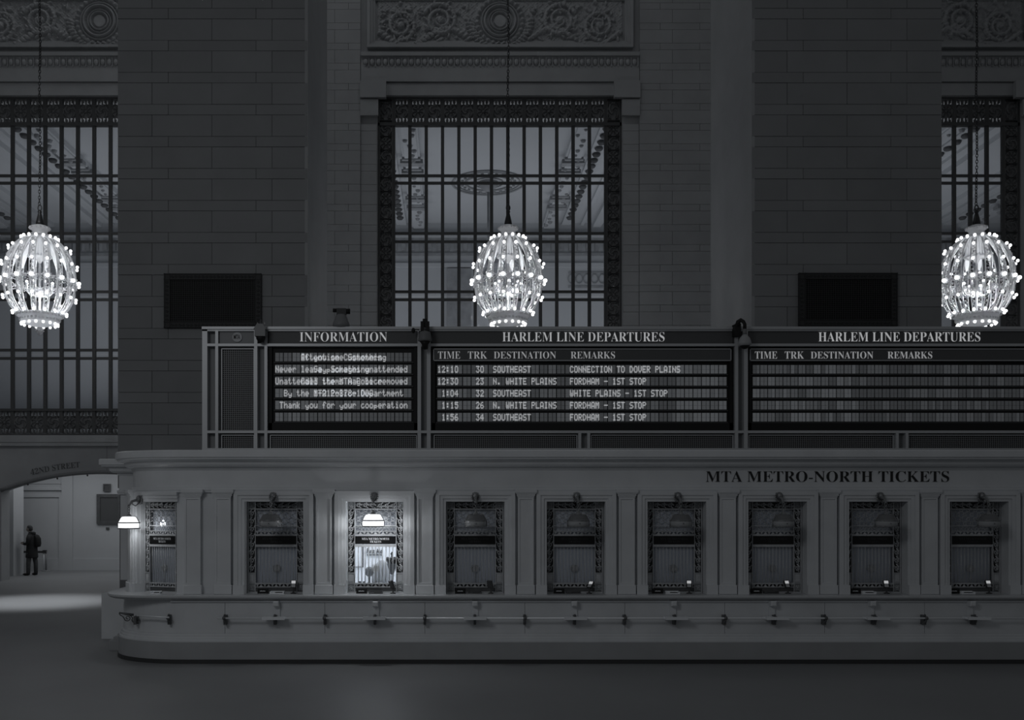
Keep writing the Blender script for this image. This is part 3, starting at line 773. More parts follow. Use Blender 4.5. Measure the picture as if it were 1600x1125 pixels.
def ticket_grille_parts():
    P = {}
    f = MB(); g = ZG; t = .009
    f.box(-HW, -HW+.016, -.02, .02, 0, g['top']+.012); f.box(HW-.016, HW, -.02, .02, 0, g['top']+.012)
    f.box(-HW, HW, -.02, .02, g['top'], g['top']+.012); f.box(-HW, HW, -.02, .02, 0, .02)
    for s in (-1, 1):
        f.box(s*DV-.006, s*DV+.006, -.022, .02, .02, g['top'])
        a, b = sorted((s*DV, s*HW))
        for z in (g['t2'], g['sq1']+.01, g['sq0'], .145): f.box(a, b, -.018, .01, z-.006, z+.006)
    for z, h in ((g['t2'], .008), (g['l0'], .006), (g['l1'], .005), (.928, .014), (.757, .020), (g['b0']-.004, .010), (g['v0'], .007)):
        f.box(-DV, DV, -.02, .015, z-h, z+h)
    P['grille_frame'] = f.mesh('grille_frame', M['bronze'])
    sb = MB()
    scroll_strip(sb, -HW+.012, -DV, .33, g['t2']-.01, 8, True, 1); 
    P['scroll_left'] = sb.mesh('scroll_border', M['bronze'])
    sb = MB(); scroll_strip(sb, DV, HW-.012, .33, g['t2']-.01, 8, True, -1); P['scroll_right'] = sb.mesh('scroll_border', M['bronze'])
    sb = MB(); scroll_strip(sb, -DV, 0, g['t2']+.008, g['top'], 3, False, -1); scroll_strip(sb, 0.02, DV, g['t2']+.008, g['top'], 3, False, 1)
    P['scroll_top'] = sb.mesh('scroll_border', M['bronze'])
    q = MB()
    for s in (-1, 1):
        cx = s*(HW+DV)/2
        for zc_ in ((g['t2']+g['top'])/2, .08):
            for k in range(8):
                a = k*PI/4+PI/8
                q.tube([(cx+.008*math.cos(a), -.004, zc_+.008*math.sin(a)), (cx+.04*math.cos(a), -.004, zc_+.042*math.sin(a))], [.004, .010], 4)
            q.ball((cx, -.008, zc_), .014, 6, 4)
            q.box(cx-.05, cx+.05, .012, .016, zc_-.05, zc_+.05)
        q.box(cx-.05, cx+.05, -.006, .01, g['sq0']+.008, g['sq1'])
        q.box(cx-.035, cx+.035, -.014, -.006, g['sq0']+.022, g['sq1']-.014)
    P['corner_panels'] = q.mesh('corner_panel', M['bronze'])
    l = MB(); n = 6; cw = 2*DV/n; z0, z1 = g['l1'], g['t2']-.008
    for i in range(-1, n+1):
        for s in (-1, 1):
            pts = []
            for j in range(25):
                z = z0+(z1-z0)*j/24
                x = -DV+(i+.5)*cw+s*cw*.5*math.sin(2*PI*j/24*1.75+.4)+cw*.25*s
                if -DV < x < DV: pts.append((x, 0, z))
            if len(pts) > 3:
                # split where the curve left the frame
                run = [pts[0]]
                for p in pts[1:]:
                    if p[2]-run[-1][2] > (z1-z0)/20: 
                        if len(run) > 1: l.tube(run, .0055, 4)
                        run = [p]
                    else: run.append(p)
                if len(run) > 1: l.tube(run, .0055, 4)
    for i in range(n*2-1):   # lower scallops
        cx = -DV+cw*.5*(i+1)
        l.tube([(cx+cw*.5*math.cos(a*PI/8), .003, g['l0']+.07*math.sin(a*PI/8)) for a in range(9)], .0035, 4)
    P['lattice'] = l.mesh('lattice', M['bronze'])
    v = MB(); 
    for zz0, zz1 in ((g['w0'], g['l0']-.006), (g['v0']+.007, g['b0']-.014)):
        h = zz1-zz0; m = 11
        for i in range(m):
            x0_ = -DV+2*DV*i/m; x1_ = -DV+2*DV*(i+1)/m
            v.prism([(x0_+.004, zz0), (x1_-.004, zz0), ((x0_+x1_)/2, zz1)] if i % 2 else [((x0_+x1_)/2, zz0), (x1_-.004, zz1), (x0_+.004, zz1)], -.006, .006)
    P['vine_strip'] = v.mesh('leaf_strip', M['bronze'])
    P['sill_plate'] = MB().box(-DV, DV, 0, .01, .02, .086).mesh('sill_plate', M['bronze_dark'])
    P['bar'] = MB().tube([(0, 0, .15), (0, 0, .738)], .0065, 6).mesh('bar', M['bronze'])
    P['sign'] = MB().box(-DV+.008, DV-.008, -.03, -.01, .783, .912).mesh('name_plate', M['blackgloss'])
    P['pane'] = MB().box(-HW, HW, .05, .056, .02, 1.45).mesh('pane', M['glass'])
    P['backing'] = MB().box(-HW, -DV, .03, .045, .02, 1.455).box(DV, HW, .03, .045, .02, 1.455).box(-DV, DV, .03, .045, 1.345, 1.455).box(-DV, DV, .03, .045, .086, .15).mesh('border_backing', M['darkobj'])
    P['blind'] = MB().box(-HW-.02, HW+.02, .060, .075, 0, 1.5).mesh('blind', M['blind'])
    P['disc'] = None
    return P
TG = ticket_grille_parts()
def disc_mesh():
    d = MB()
    for r in (.062, .047, .032): d.tube([(r*math.cos(a*PI/12), .03, .39+r*math.sin(a*PI/12)) for a in range(24)], .005, 4, closed=True)
    d.tube([(0, .034, .39), (0, .030, .39)], .046, 20, smooth=False)
    for k in range(12):
        a = k*PI/6; d.tube([(.02*math.cos(a), .03, .39+.02*math.sin(a)), (.062*math.cos(a), .03, .39+.062*math.sin(a))], .0035, 4)
    d.tube([(0, .03, .33), (0, .032, .16)], .005, 5)
    return d
DPL = MB().tube([(0, .048, .39), (0, .036, .39)], .05, 20, smooth=False).mesh('disc_plate', M['white'])
DISC = disc_mesh().mesh('speaking_disc', M['bronze'])
names = ['on the curved left end of the counter', 'just left of the lit ticket window', '', 'just right of the lit one',
         'second to the right of the lit one', 'third to the right of the lit one', 'fourth to the right of the lit one', 'fifth to the right of the lit one', 'sixth to the right of the lit one']
GROUP = 'ticket windows along the counter'
def ticket_window(idx, x, y, rz, label, lit=False):
    e = empty('window_%d' % idx, (x, y, 1.07), rz); tag(e, label, 'ticket window', GROUP, 'structure')
    for k, nm in (('grille_frame', 'grille_frame'), ('scroll_left', 'scroll_border'), ('scroll_right', 'scroll_border'), ('scroll_top', 'scroll_border'),
                  ('corner_panels', 'corner_panel'), ('lattice', 'lattice'), ('vine_strip', 'leaf_strip'), ('sill_plate', 'sill_plate'), ('pane', 'pane')):
        link_mesh(nm, TG[k], e)
    link_mesh('border_backing', TG['backing'], e)
    if not lit: link_mesh('blind', TG['blind'], e)
    else: MB().box(-DV, DV, .10, .12, .93, 1.36).build('upper_panel', M['lampoff'], e)
    for i in range(11): link_mesh('bar', TG['bar'], e, (-DV+2*DV*(i+1)/12, 0, 0))
    dd = link_mesh('speaking_disc', DISC, e)
    if idx in (4, 5, 6, 7, 8): link_mesh('disc_plate', DPL, dd)
    s = link_mesh('name_plate', TG['sign'], e)
    m = M['platetext'] if lit or idx == 4 else M['dimtext']
    lettering('MTA METRO-NORTH', -.22, .22, .850, .885, -.032, m, s, depth=.004)
    lettering('TICKETS', -.09, .09, .805, .838, -.032, m, s, depth=.004)
    return e
tw = []
tc = (T0+T1)/2
# the bay window: its chord across the curve
b0, b1 = bay_pt(T0, -.37), bay_pt(T1, -.34)
bx, by = (b0[0]+b1[0])/2, (b0[1]+b1[1])/2
brz = math.atan2(b0[1]-b1[1], b0[0]-b1[0])
e0 = ticket_window(4, bx, by, brz, 'narrow ticket grille '+names[0]); e0.scale = (.76, 1, 1)
for k in range(8):
    lit = k == 1
    x = WX[k]
    lab = 'brightly lit ticket window with white booth showing behind its bars' if lit else 'closed bronze-grilled ticket window, '+names[k+1]
    if lit:
        ticket_window(5+k, x, YG, 0, lab, True)
    else: ticket_window(5+k, x, YG, 0, lab)

# --- lit booth interior behind the second flat window
XB = WX[1]
bo = empty('room_booth', (XB, YG+.1, 0)); tag(bo, 'small white booth behind the lit ticket window', 'room', kind='structure')
MB().box(-.75, .75, 1.3, 1.33, 0, 2.9).box(-.78, -.75, .1, 1.33, 0, 2.9).box(.75, .78, .1, 1.33, 0, 2.9).box(-.78, .78, .1, 1.33, 2.85, 2.9).box(-.78, .78, .1, 1.33, .95, 1.05).build('booth_wall', M['roomwall'], bo)
lettering('First Aid', -.26, .01, 1.63, 1.72, 1.285, M['darkobj'], bo, sans=True, thin=.004, split=True)
MB().box(-.26, .01, 1.275, 1.29, 1.60, 1.615).box(-.50, -.33, 1.28, 1.29, 1.39, 1.40).box(-.335, -.32, 1.27, 1.29, 1.39, 2.1).build('wall_mount', M['darkobj'], bo)
area('booth_light', (XB, YG+.75, 2.84), (0, 0, 0), .8, .6, 22)
def place_in_booth(e): return e
ch = empty('office_chair', (XB-.16, YG+.70, 1.05)); tag(ch, 'small rounded grey chair back inside the lit booth, at left', 'chair')
MB().ball((0, 0, .31), .075, 14, 8, sy=.35, sz=1.15).build('backrest', M['greyobj'], ch)
MB().tube([(0, .01, 0), (0, .01, .25)], .02, 6).box(-.11, .11, -.1, .1, .0, .10).build('seat', M['greyobj'], ch)
ch2 = empty('office_chair', (XB+.03, YG+.95, 1.05)); tag(ch2, 'larger pale grey chair back behind the speaking disc of the lit booth', 'chair')
bk = MB(); prof = [(.16, .0), (.165, .12), (.15, .25), (.11, .36), (.05, .43), (.005, .445)]
bk.lathe([(r, z+.05) for r, z in prof], n=18, sy=.3).build('backrest', mat('pale_upholstery', .4, .8), ch2)
MB().box(-.17, .17, -.12, .12, 0, .06).build('seat', M['greyobj'], ch2)
vz = empty('flower_vase', (XB+.235, YG+.50, 1.05)); tag(vz, 'tall pale vase with a dark flower bouquet at right in the lit booth', 'vase')
MB().lathe([(.045, 0), (.05, .02), (.035, .12), (.03, .2), (.04, .27), (.045, .28)], n=16).build('vase', M['white'], vz)
bq = MB()
rr = random.Random(5)
for i in range(26):
    a = rr.uniform(0, 2*PI); t = rr.random(); r = .11*math.sqrt(rr.random())
    bq.ball((r*math.cos(a), r*math.sin(a)*.7, .51+rr.uniform(-.03, .03)), rr.uniform(.026, .042), 7, 4)
for i in range(5): bq.ball((rr.uniform(-.02, .03), 0, .56+i*.02), .016, 6, 4)
bq.build('blossoms', M['darkobj'], vz)
MB().lathe([(.02, .26), (.05, .34), (.085, .45), (.08, .49)], n=12).build('wrapping', M['greyobj'], vz)
bx_ = MB().box(-.05, .05, -.04, .04, 0, .11).box(-.03, .03, -.045, -.04, .02, .09)
tag(bx_.build('paper_box', M['white'], None, (XB-.25, YG+.47, 1.05)), 'small white paper box low at left in the lit booth', 'box')
dk = MB().box(-.33, .33, -.06, .04, 0, .13)
for i in range(9): dk.box(-.3+i*.07, -.26+i*.07, -.05, .03, .13, .13+.05*rr.random())
tag(dk.build('desk_organiser', M['darkobj'], None, (XB, YG+.30, 1.05)), 'dark desk organiser along the bottom of the lit booth', 'organiser')

# ------------------------------------------------------------------ hanging lamps at the windows
def lamp_proto(lit):
    e = empty('wall_lamp')
    br = MB()
    br.box(-.045, .045, -.02, .0, .15, .29)
    for k in range(14):
        a = k*2*PI/14; br.ball((.052*math.cos(a), -.025, .22+.066*math.sin(a)), .016, 6, 4)
    br.ball((0, -.05, .24), .04, 8, 5, sz=1.2)
    br.tube([(0, -.03, .20), (0, -.10, .21), (0, -.17, .19), (0, -.20, .14), (0, -.22, .12)], [.026, .024, .02, .016, .012], 7)
    br.tube([(0, -.05, .16), (0, -.10, .12), (0, -.15, .14), (0, -.17, .18)], .01, 5)
    br.build('bracket', M['lampmetal'], e)
    c = MB(); y = -.22
    for i, z in enumerate((.115, .075, .04)):
        c.tube([((.022 if i % 2 == 0 else .004)*math.cos(a*PI/4), y+(.004 if i % 2 == 0 else .02)*math.cos(a*PI/4), z+.026*math.sin(a*PI/4)) for a in range(8)], .0055, 4, closed=True)
    c.ball((0, y, .0), .02, 8, 5)
    c.lathe([(.012, .0), (.028, -.02), (.045, -.045), (.05, -.055)], (0, y, 0), 14)
    c.build('hanger', M['lampmetal'], e)
    prof = [(.045, -.048), (.10, -.052), (.118, -.064), (.132, -.092), (.148, -.122), (.158, -.138), (.163, -.142)]
    MB().lathe(prof, (0, y, 0), 28).build('dome', M['lampon' if lit else 'lampoffdark'], e)
    MB().lathe([(.160, -.142), (.162, -.15), (.162, -.232), (.15, -.238)], (0, y, 0), 28).build('shade', M['lampon' if lit else 'lampoff'], e)
    fr = MB()
    for r, z in ((.167, -.145), (.167, -.236)): fr.tube([(r*math.cos(a*PI/14), y+r*math.sin(a*PI/14), z) for a in range(28)], .010, 5, closed=True)
    for k in range(2):
        a = k*PI
        fr.tube([(r*math.cos(a)*1.03, y+r*math.sin(a)*1.03, z) for r, z in prof], .009, 5)
        fr.tube([(.167*math.cos(a), y+.167*math.sin(a), z) for z in (-.145, -.236)], .009, 5)
    if not lit: fr.ball((0, y-.165, -.19), .012, 6, 4)
    fr.build('shade_frame', M['lampmetal'], e)
    return e
LZ = 2.385
pos = [(WX[k], YU-.095, LZ+.0, 0.0) for k in range(8)]
lab = ['unlit dark dome lamp above the ticket window left of the lit lamp', None, 'unlit dome lamp first to the right of the lit one', 'unlit dome lamp second to the right of the lit one',
       'unlit dome lamp third to the right of the lit one', 'unlit dome lamp fourth to the right of the lit one', 'unlit dome lamp fifth to the right of the lit one', 'rightmost unlit dome lamp, sixth to the right of the lit one']
LG = 'dome lamps over the ticket windows'
p_off = lamp_proto(False); p_on = lamp_proto(True)
first_off = True
for k in range(8):
    if k == 1: o = p_on; l = 'glowing white dome lamp in front of the lit ticket window'
    elif first_off: o = p_off; first_off = False; l = lab[k]
    else: o = copy_tree(p_off); l = lab[k]
    o.location = pos[k][:3]; tag(o, l, 'lamp', LG)
bt = T1-.04
ox, oy = bay_pt(bt, -.13)
lo_ = copy_tree(p_on); LA = math.radians(40); lo_.location = (ox+.10, oy, LZ-.04); lo_.rotation_euler = (0, 0, -LA)
for chd in lo_.children:
    if chd.name.startswith('shade_frame'): chd.rotation_euler = (0, 0, LA); chd.location = (-.22*math.sin(LA), -.22+.22*math.cos(LA), 0)
tag(lo_, 'glowing white dome lamp hanging off the curved left corner of the counter', 'lamp', LG)
def pt(name, loc, e, r=.08):
    l = bpy.data.lights.new(name, 'POINT'); l.energy = e; l.shadow_soft_size = r; l.color = (.96, .98, 1)
    o = bpy.data.objects.new(name, l); o.location = loc; COL.objects.link(o)
pt('lamp_light', (WX[1], YU-.095-.22, LZ-.17), 42, .05)
pt('lamp_light', (ox+.10-.22*math.sin(LA), oy-.22*math.cos(LA), LZ-.21), 12, .05)

# ------------------------------------------------------------------ things on the ledge
def reader(x, y, yaw, tilt, label, dark=False):
    e = empty('card_reader', (x, y, 1.07), yaw); tag(e, label, 'card reader', 'card readers on the counter ledge')
    MB().lathe([(.045, 0), (.045, .012), (.02, .018), (.013, .03), (.013, .10)], n=14).build('stand', M['darkobj'], e)
    c, s = math.cos(tilt), math.sin(tilt)
    def R(x_, y_, z_): return (x_, y_*c-z_*s, y_*s+z_*c+.09)
    def tb(name, m, x0, x1, y0, y1, z0, z1):
        mb = MB().box(x0, x1, y0, y1, z0, z1); mb.v = [R(*v) for v in mb.v]; return mb.build(name, m, e)
    tb('body', M['darkobj'], -.042, .042, -.012, .022, 0, .125)
    tb('screen', M['black'] if dark else M['screen'], -.032, .032, -.016, -.012, .07, .115)
    if not dark:
        mb = MB()
        for i in range(3):
            for j in range(3): mb.box(-.028+i*.02, -.013+i*.02, -.017, -.012, .012+j*.018, .024+j*.018)
        mb.v = [R(*v) for v in mb.v]; tag(mb.build('keypad', M['white'], e), kind='stuff')
    return e
def plate(x, y, label):
    e = empty('counter_sign', (x, y, 1.07)); tag(e, label, 'sign', 'little black signs on the counter ledge')
    MB().box(-.085, .085, -.01, .03, 0, .078).build('body', M['black'], e)
    mb = MB()
    for i in range(5): mb.box(-.045+i*.018, -.032+i*.018, -.013, -.010, .034, .046+.003*(i % 2))
    tag(mb.build('print', M['platetext'], e), kind='stuff')
def tray(x, y, label, bright=True, w_=.11):
    e = empty('money_tray', (x, y, 1.07)); tag(e, label, 'tray', 'shallow trays on the counter ledge')
    MB().box(-w_, w_, -.05, .06, 0, .012).box(-w_, -w_+.012, -.05, .06, .012, .035).box(w_-.012, w_, -.05, .06, .012, .035).box(-w_, w_, .05, .06, .012, .04).build('tray_body', M['white'] if bright else M['bronze_dark'], e)
    MB().box(-.03, .08, -.02, .03, .012, .022).build('tray_insert', M['darkobj'], e)
desc = ['at the window left of the lit one', 'at the lit ticket window', 'at the first window right of the lit one', 'at the second window right of the lit one', 'at the third window right of the lit one',
        'at the fourth window right of the lit one', 'at the fifth window right of the lit one', 'at the rightmost window']
cfg = {0: (.255, 0, .35, 0), 1: (.27, 2.2, .35, 1), 2: (.255, 2.6, .35, 1), 3: (.25, -.7, .7, 0), 4: (.27, -.15, .4, 0), 5: (.27, .25, .45, 0), 6: (.27, -.15, .4, 0), 7: (.33, .0, .4, 0)}
for k in range(8):
    dx, yaw, tl, dk_ = cfg[k]
    reader(WX[k]*.985+dx, YU+.03, yaw, -tl, ('black turned-away card reader ' if dk_ else 'bright-screened card reader ')+desc[k], dk_)
    plate(WX[k]*.985-.23, YU+.03, 'small black ledge sign '+desc[k])
    tray(WX[k]*.985+(.0 if k < 6 else -.03), YU+.02, 'shallow ledge tray '+desc[k], k in (0, 6, 7, 4))
tray(bx-.05, by-.22, 'white tray on the ledge of the curved corner window', True, .08)

# ------------------------------------------------------------------ hand rails with purse shelves
def rail_bracket(rail, x, y, z=.70, big=False):
    mb = MB(); mb.box(-.02, .02, .05, .165, -.035, .04); mb.ball((0, 0, 0), .032, 8, 5); mb.tube([(0, .12, 0), (0, 0, 0)], .018, 6)
    mb.tube([(0, .12, -.10), (0, .06, -.09), (0, .02, -.05), (0, .0, -.02)], [.022, .022, .018, .012], 6); mb.ball((0, .05, .04), .02, 6, 4)
    mb.box(-.018, .018, .04, .165, -.11, -.03)
    return mb.build('bracket', M['bronze_dark'], rail, (x, y, z))
def purse(rail, x, y, z=.70):
    return MB().box(-.175, .175, -.09, .10, -.012, .018).box(-.175, .175, -.095, -.085, -.016, .03).build('purse_shelf', M['steel'], rail, (x, y, z))
rl = empty('hand_rail', (PX(345, 14.88), 14.92, 0)); tag(rl, 'long metal hand rail with brackets and small shelves along the counter front', 'rail')
x0 = rl.location.x
RZ = 2.47-(966-790)/1500*14.92
MB().tube([(-.06, 0, RZ), (13.6-x0, 0, RZ)], .014, 8).build('rail', M['steel'], rl)
for i in range(16):
    x = PX(350+78.4*i, 14.92)
    rail_bracket(rl, x-x0, 0, RZ)
    if i % 2 == 1: purse(rl, x-x0, 0, RZ)
rs = empty('hand_rail', (PX(240, 15.1), 15.0, 0)); tag(rs, 'short hand rail with a scrolled end bracket on the curved counter end', 'rail')
ax, ay = rs.location.x, rs.location.y
def loc_(px, Y, z): return (PX(px, Y)-ax, Y-ay, z)
MB().tube([loc_(264, 14.93, RZ+.01), loc_(214, 15.10, RZ+.02)], .013, 8).build('rail', M['steel'], rs)
rail_bracket(rs, *[a for a in (PX(262, 14.95)-ax, 14.96-ay)], z=RZ)
sc1 = MB()
A_ = Vector(loc_(209, 15.22, RZ)); B_ = Vector(loc_(186, 15.16, RZ+.05))
d_ = (B_-A_)
def along(t, z): p = A_+d_*t; return (p.x, p.y, A_.z+z)
sc1.tube([along(0, .02), along(.5, .035), along(1.0, .06)], [.02, .022, .012], 6)
def spir(t0, z0, r, a0, turns, d, n=22):
    return [along(t0-(r*(1-.85*i/n)*math.cos(a0+d*turns*2*PI*i/n))/abs(d_.x), z0+r*(1-.85*i/n)*math.sin(a0+d*turns*2*PI*i/n)) for i in range(n+1)]
sc1.tube([along(1.0, .05), along(.9, .02), along(.75, .0)]+spir(.42, -.03, .05, PI, 1.4, 1), .009, 5)
sc1.tube([along(.32, .02), along(.18, .0), along(.08, -.03)]+spir(-.16, -.06, .06, PI, 1.5, 1), .010, 5)
sc1.box(-.02+A_.x+.03, .02+A_.x+.03, A_.y-.05, A_.y+.1, A_.z-.13, A_.z+.0)
sc1.build('scroll_bracket', M['bronze_dark'], rs)

# ------------------------------------------------------------------ vents on the piers
def vent(px0, px1, py0, py1, label):
    Y = YP-.02; x0, x1, z0, z1 = PX(px0, Y), PX(px1, Y), PZ(py1, Y), PZ(py0, Y)
    e = empty('wall_vent', ((x0+x1)/2, Y, z0)); tag(e, label, 'vent', 'dark vents on the piers')
    hw, h, fw = (x1-x0)/2, z1-z0, .13
    MB().box(-hw, hw, -.02, 0, 0, h).build('backing', M['black'], e)
    f = MB()
    for a, b, c_, d in ((-hw, hw, 0, fw), (-hw, hw, h-fw, h), (-hw, -hw+fw, fw, h-fw), (hw-fw, hw, fw, h-fw)): f.box(a, b, -.05, -.02, c_, d)
    for z in (.01, fw-.015, h-fw, h-.02): f.box(-hw, hw, -.065, -.05, z, z+.012)
    for x in (-hw+.01, -hw+fw-.012, hw-fw, hw-.02): f.box(x, x+.012, -.065, -.05, 0, h)
    n = 22
    for i in range(n):
        x = -hw+fw+(2*hw-2*fw)*(i+.5)/n
        for zq in (fw/2, h-fw/2): f.tube(spiral_pts(x, zq, .034, i*PI, 1.2, 1 if i % 2 else -1, -.055, 8), .008, 4)
    for i in range(10):
        z = fw+(h-2*fw)*(i+.5)/10
        for xq in (-hw+fw/2, hw-fw/2): f.tube(spiral_pts(xq, z, .034, i*PI, 1.2, 1 if i % 2 else -1, -.055, 8), .008, 4)
    f.build('ornament_frame', mat('vent_iron', .05, .6), e)
    m = MB()
    for i in range(38): x = -hw+fw+(2*hw-2*fw)*(i+.5)/38; m.box(x-.005, x+.005, -.04, -.03, fw, h-fw)
    for i in range(20): z = fw+(h-2*fw)*(i+.5)/20; m.box(-hw+fw, hw-fw, -.036, -.028, z-.005, z+.005)
    tag(m.build('wire_mesh', mat('vent_mesh', .045, .6), e), kind='stuff')
vent(257, 409, 428, 513, 'wide dark ornamental vent on the left pier above the board')
vent(1247, 1401, 427, 510, 'wide dark ornamental vent on the right pier above the board')

# ------------------------------------------------------------------ departure boards
YD = 16.6
bf = empty('board_frame', (PX(958, YD), YD, 3.34)); tag(bf, 'long grey metal framework standing on the counter and holding all the boards', 'frame')
fx, fy, fz = bf.location
def fb(mb, p0, p1, q0, q1, d0=-.02, d1=.25, mi=0): return mb.box(PX(p0, YD)-fx, PX(p1, YD)-fx, d0, d1, PZ(q1, YD)-fz, PZ(q0, YD)-fz, mi)
def fpart(name, m, p0, p1, q0, q1, d0=-.02, d1=.25): return fb(MB(), p0, p1, q0, q1, d0, d1).build(name, m, bf)
BOT = 709.4
RIGHT = 1662
fpart('end_post', M['board'], 317, 325, 512, BOT, -.05, .3)
fpart('end_post', M['board'], RIGHT-8, RIGHT, 512, BOT, -.05, .3)
mb = MB(); fb(mb, 317, RIGHT, 511.5, 515.5, -.08, .3); fb(mb, 317, RIGHT, 515.5, 518, -.05, .3); mb.build('top_rail', M['board'], bf)
fpart('cross_rail', M['board'], 325, RIGHT-8, 537.5, 541.5, -.05, .2)
fpart('cross_rail', M['board'], 325, RIGHT-8, 673, 677, -.05, .2)
fpart('bottom_rail', M['board'], 317, RIGHT, 700.5, BOT, -.06, .3)
fpart('back_panel', M['boardpanel'], 325, RIGHT-8, 515, BOT, .08, .12)
for a, b in ((337.5, 342), (398, 403), (414, 418.5), (652.5, 658), (667, 673), (1147, 1152), (1161, 1167), (1637, 1642)):
    fpart('upright', M['board'], a, b, 515.5, 702, -.055, .2)
for a, b in ((903, 907.5), (917, 921.5), (1398, 1402), (1413, 1417)): fpart('upright', M['board'], a, b, 677, 702, -.055, .2)
def wire(p0, p1, q0, q1, label=None):
    MBk = fb(MB(), p0, p1, q0, q1, .05, .075); o = MBk.build('grille_backing', M['black'], bf)
    m = MB(); nx = max(int((p1-p0)/3.0), 1); nz = max(int((q1-q0)/3.0), 1)
    for i in range(nx+1):
        p = p0+(p1-p0)*i/nx; fb(m, p-.42, p+.42, q0, q1, .035, .045)
    for i in range(nz+1):
        q = q0+(q1-q0)*i/nz; fb(m, p0, p1, q-.42, q+.42, .030, .040)
    tag(m.build('wire_grille', M['mesh'], bf), kind='stuff')
    fr = MB()
    fb(fr, p0-1.2, p0, q0-1, q1+1, .0, .05); fb(fr, p1, p1+1.2, q0-1, q1+1, .0, .05); fb(fr, p0, p1, q0-1.2, q0, .0, .05)
    fr.build('grille_rim', M['board'], bf)
wire(347, 396, 545.5, 671.5)
for a, b in ((347, 396), (423, 650), (679, 901), (925, 1145), (1171, 1396), (1420, 1634)): wire(a, b, 680.5, 700)
fpart('header_strip', M['boardpanel'], 343, 397, 516, 537, .0, .05)
# round emblem on the header strip
em = empty('emblem', parent=bf); em.location = (PX(371, YD)-fx, -.01, PZ(527, YD)-fz)
MB().tube([(0, .012, 0), (0, -.012, 0)], .084, 24, smooth=False).build('disc', mat('emblem_grey', .5, .5), em)
lettering('MTA', -.058, .05, -.035, .04, -.016, M['darkobj'], em, sans=True, thin=.01, depth=.006)

# flap lettering in a five-by-seven cell
F57 = {'-': '0808080808', '.': '0060600000', ':': '0036360000', '0': '3E4141413E', '1': '00427F4000', '2': '4261514946', '3': '2141454B31', '4': '1814127F10',
 '5': '2745454539', '6': '3C4A494930', '7': '0171090503', '8': '3649494936', 'A': '7E1111117E', 'B': '7F49494936', 'C': '3E41414122', 'D': '7F4141221C', 'E': '7F49494941',
 'F': '7F09090901', 'G': '3E4149497A', 'H': '7F0808087F', 'I': '00417F4100', 'K': '7F08142241', 'L': '7F40404040', 'M': '7F020C027F', 'N': '7F0408107F', 'O': '3E4141413E',
 'P': '7F09090906', 'R': '7F09192946', 'S': '4649494931', 'T': '01017F0101', 'U': '3F4040403F', 'V': '1F2040201F', 'W': '3F4038403F', 'Y': '0708700807', 'a': '2054545478',
 'b': '7F48444438', 'c': '3844444420', 'd': '384444487F', 'e': '3854545418', 'f': '087E090102', 'g': '0C5252523E', 'h': '7F08040478', 'i': '00447D4000', 'k': '7F10284400',
 'l': '00417F4000', 'm': '7C04180478', 'n': '7C08040478', 'o': '3844444438', 'p': '7C14141408', 'r': '7C08040408', 's': '4854545420', 't': '043F444020', 'u': '3C4040207C',
 'v': '1C2040201C', 'y': '0C5050503C'}
def flap_text(mb, ox_, s, px0, pitch, py0, h, y, zoff):
    cw = pitch*.84/5; chh = h/7
    for i, c in enumerate(s):
        if c not in F57: continue
        dsc = h/7*1.5 if c in 'gpqy' else 0
        hx = F57[c]; cols = [int(hx[2*k:2*k+2], 16) for k in range(5)]
        for k in range(5):
            r = 0
            while r < 7:
                if cols[k] >> r & 1:
                    r1 = r
                    while r1 < 7 and cols[k] >> r1 & 1: r1 += 1
                    a = px0+i*pitch+k*cw; 
                    mb.box(PX(a, YD)-ox_, PX(a+cw*1.12, YD)-ox_, y-.006, y, PZ(py0+dsc+r1*chh, YD)-zoff, PZ(py0+dsc+r*chh, YD)-zoff)
                    r = r1
                else: r += 1
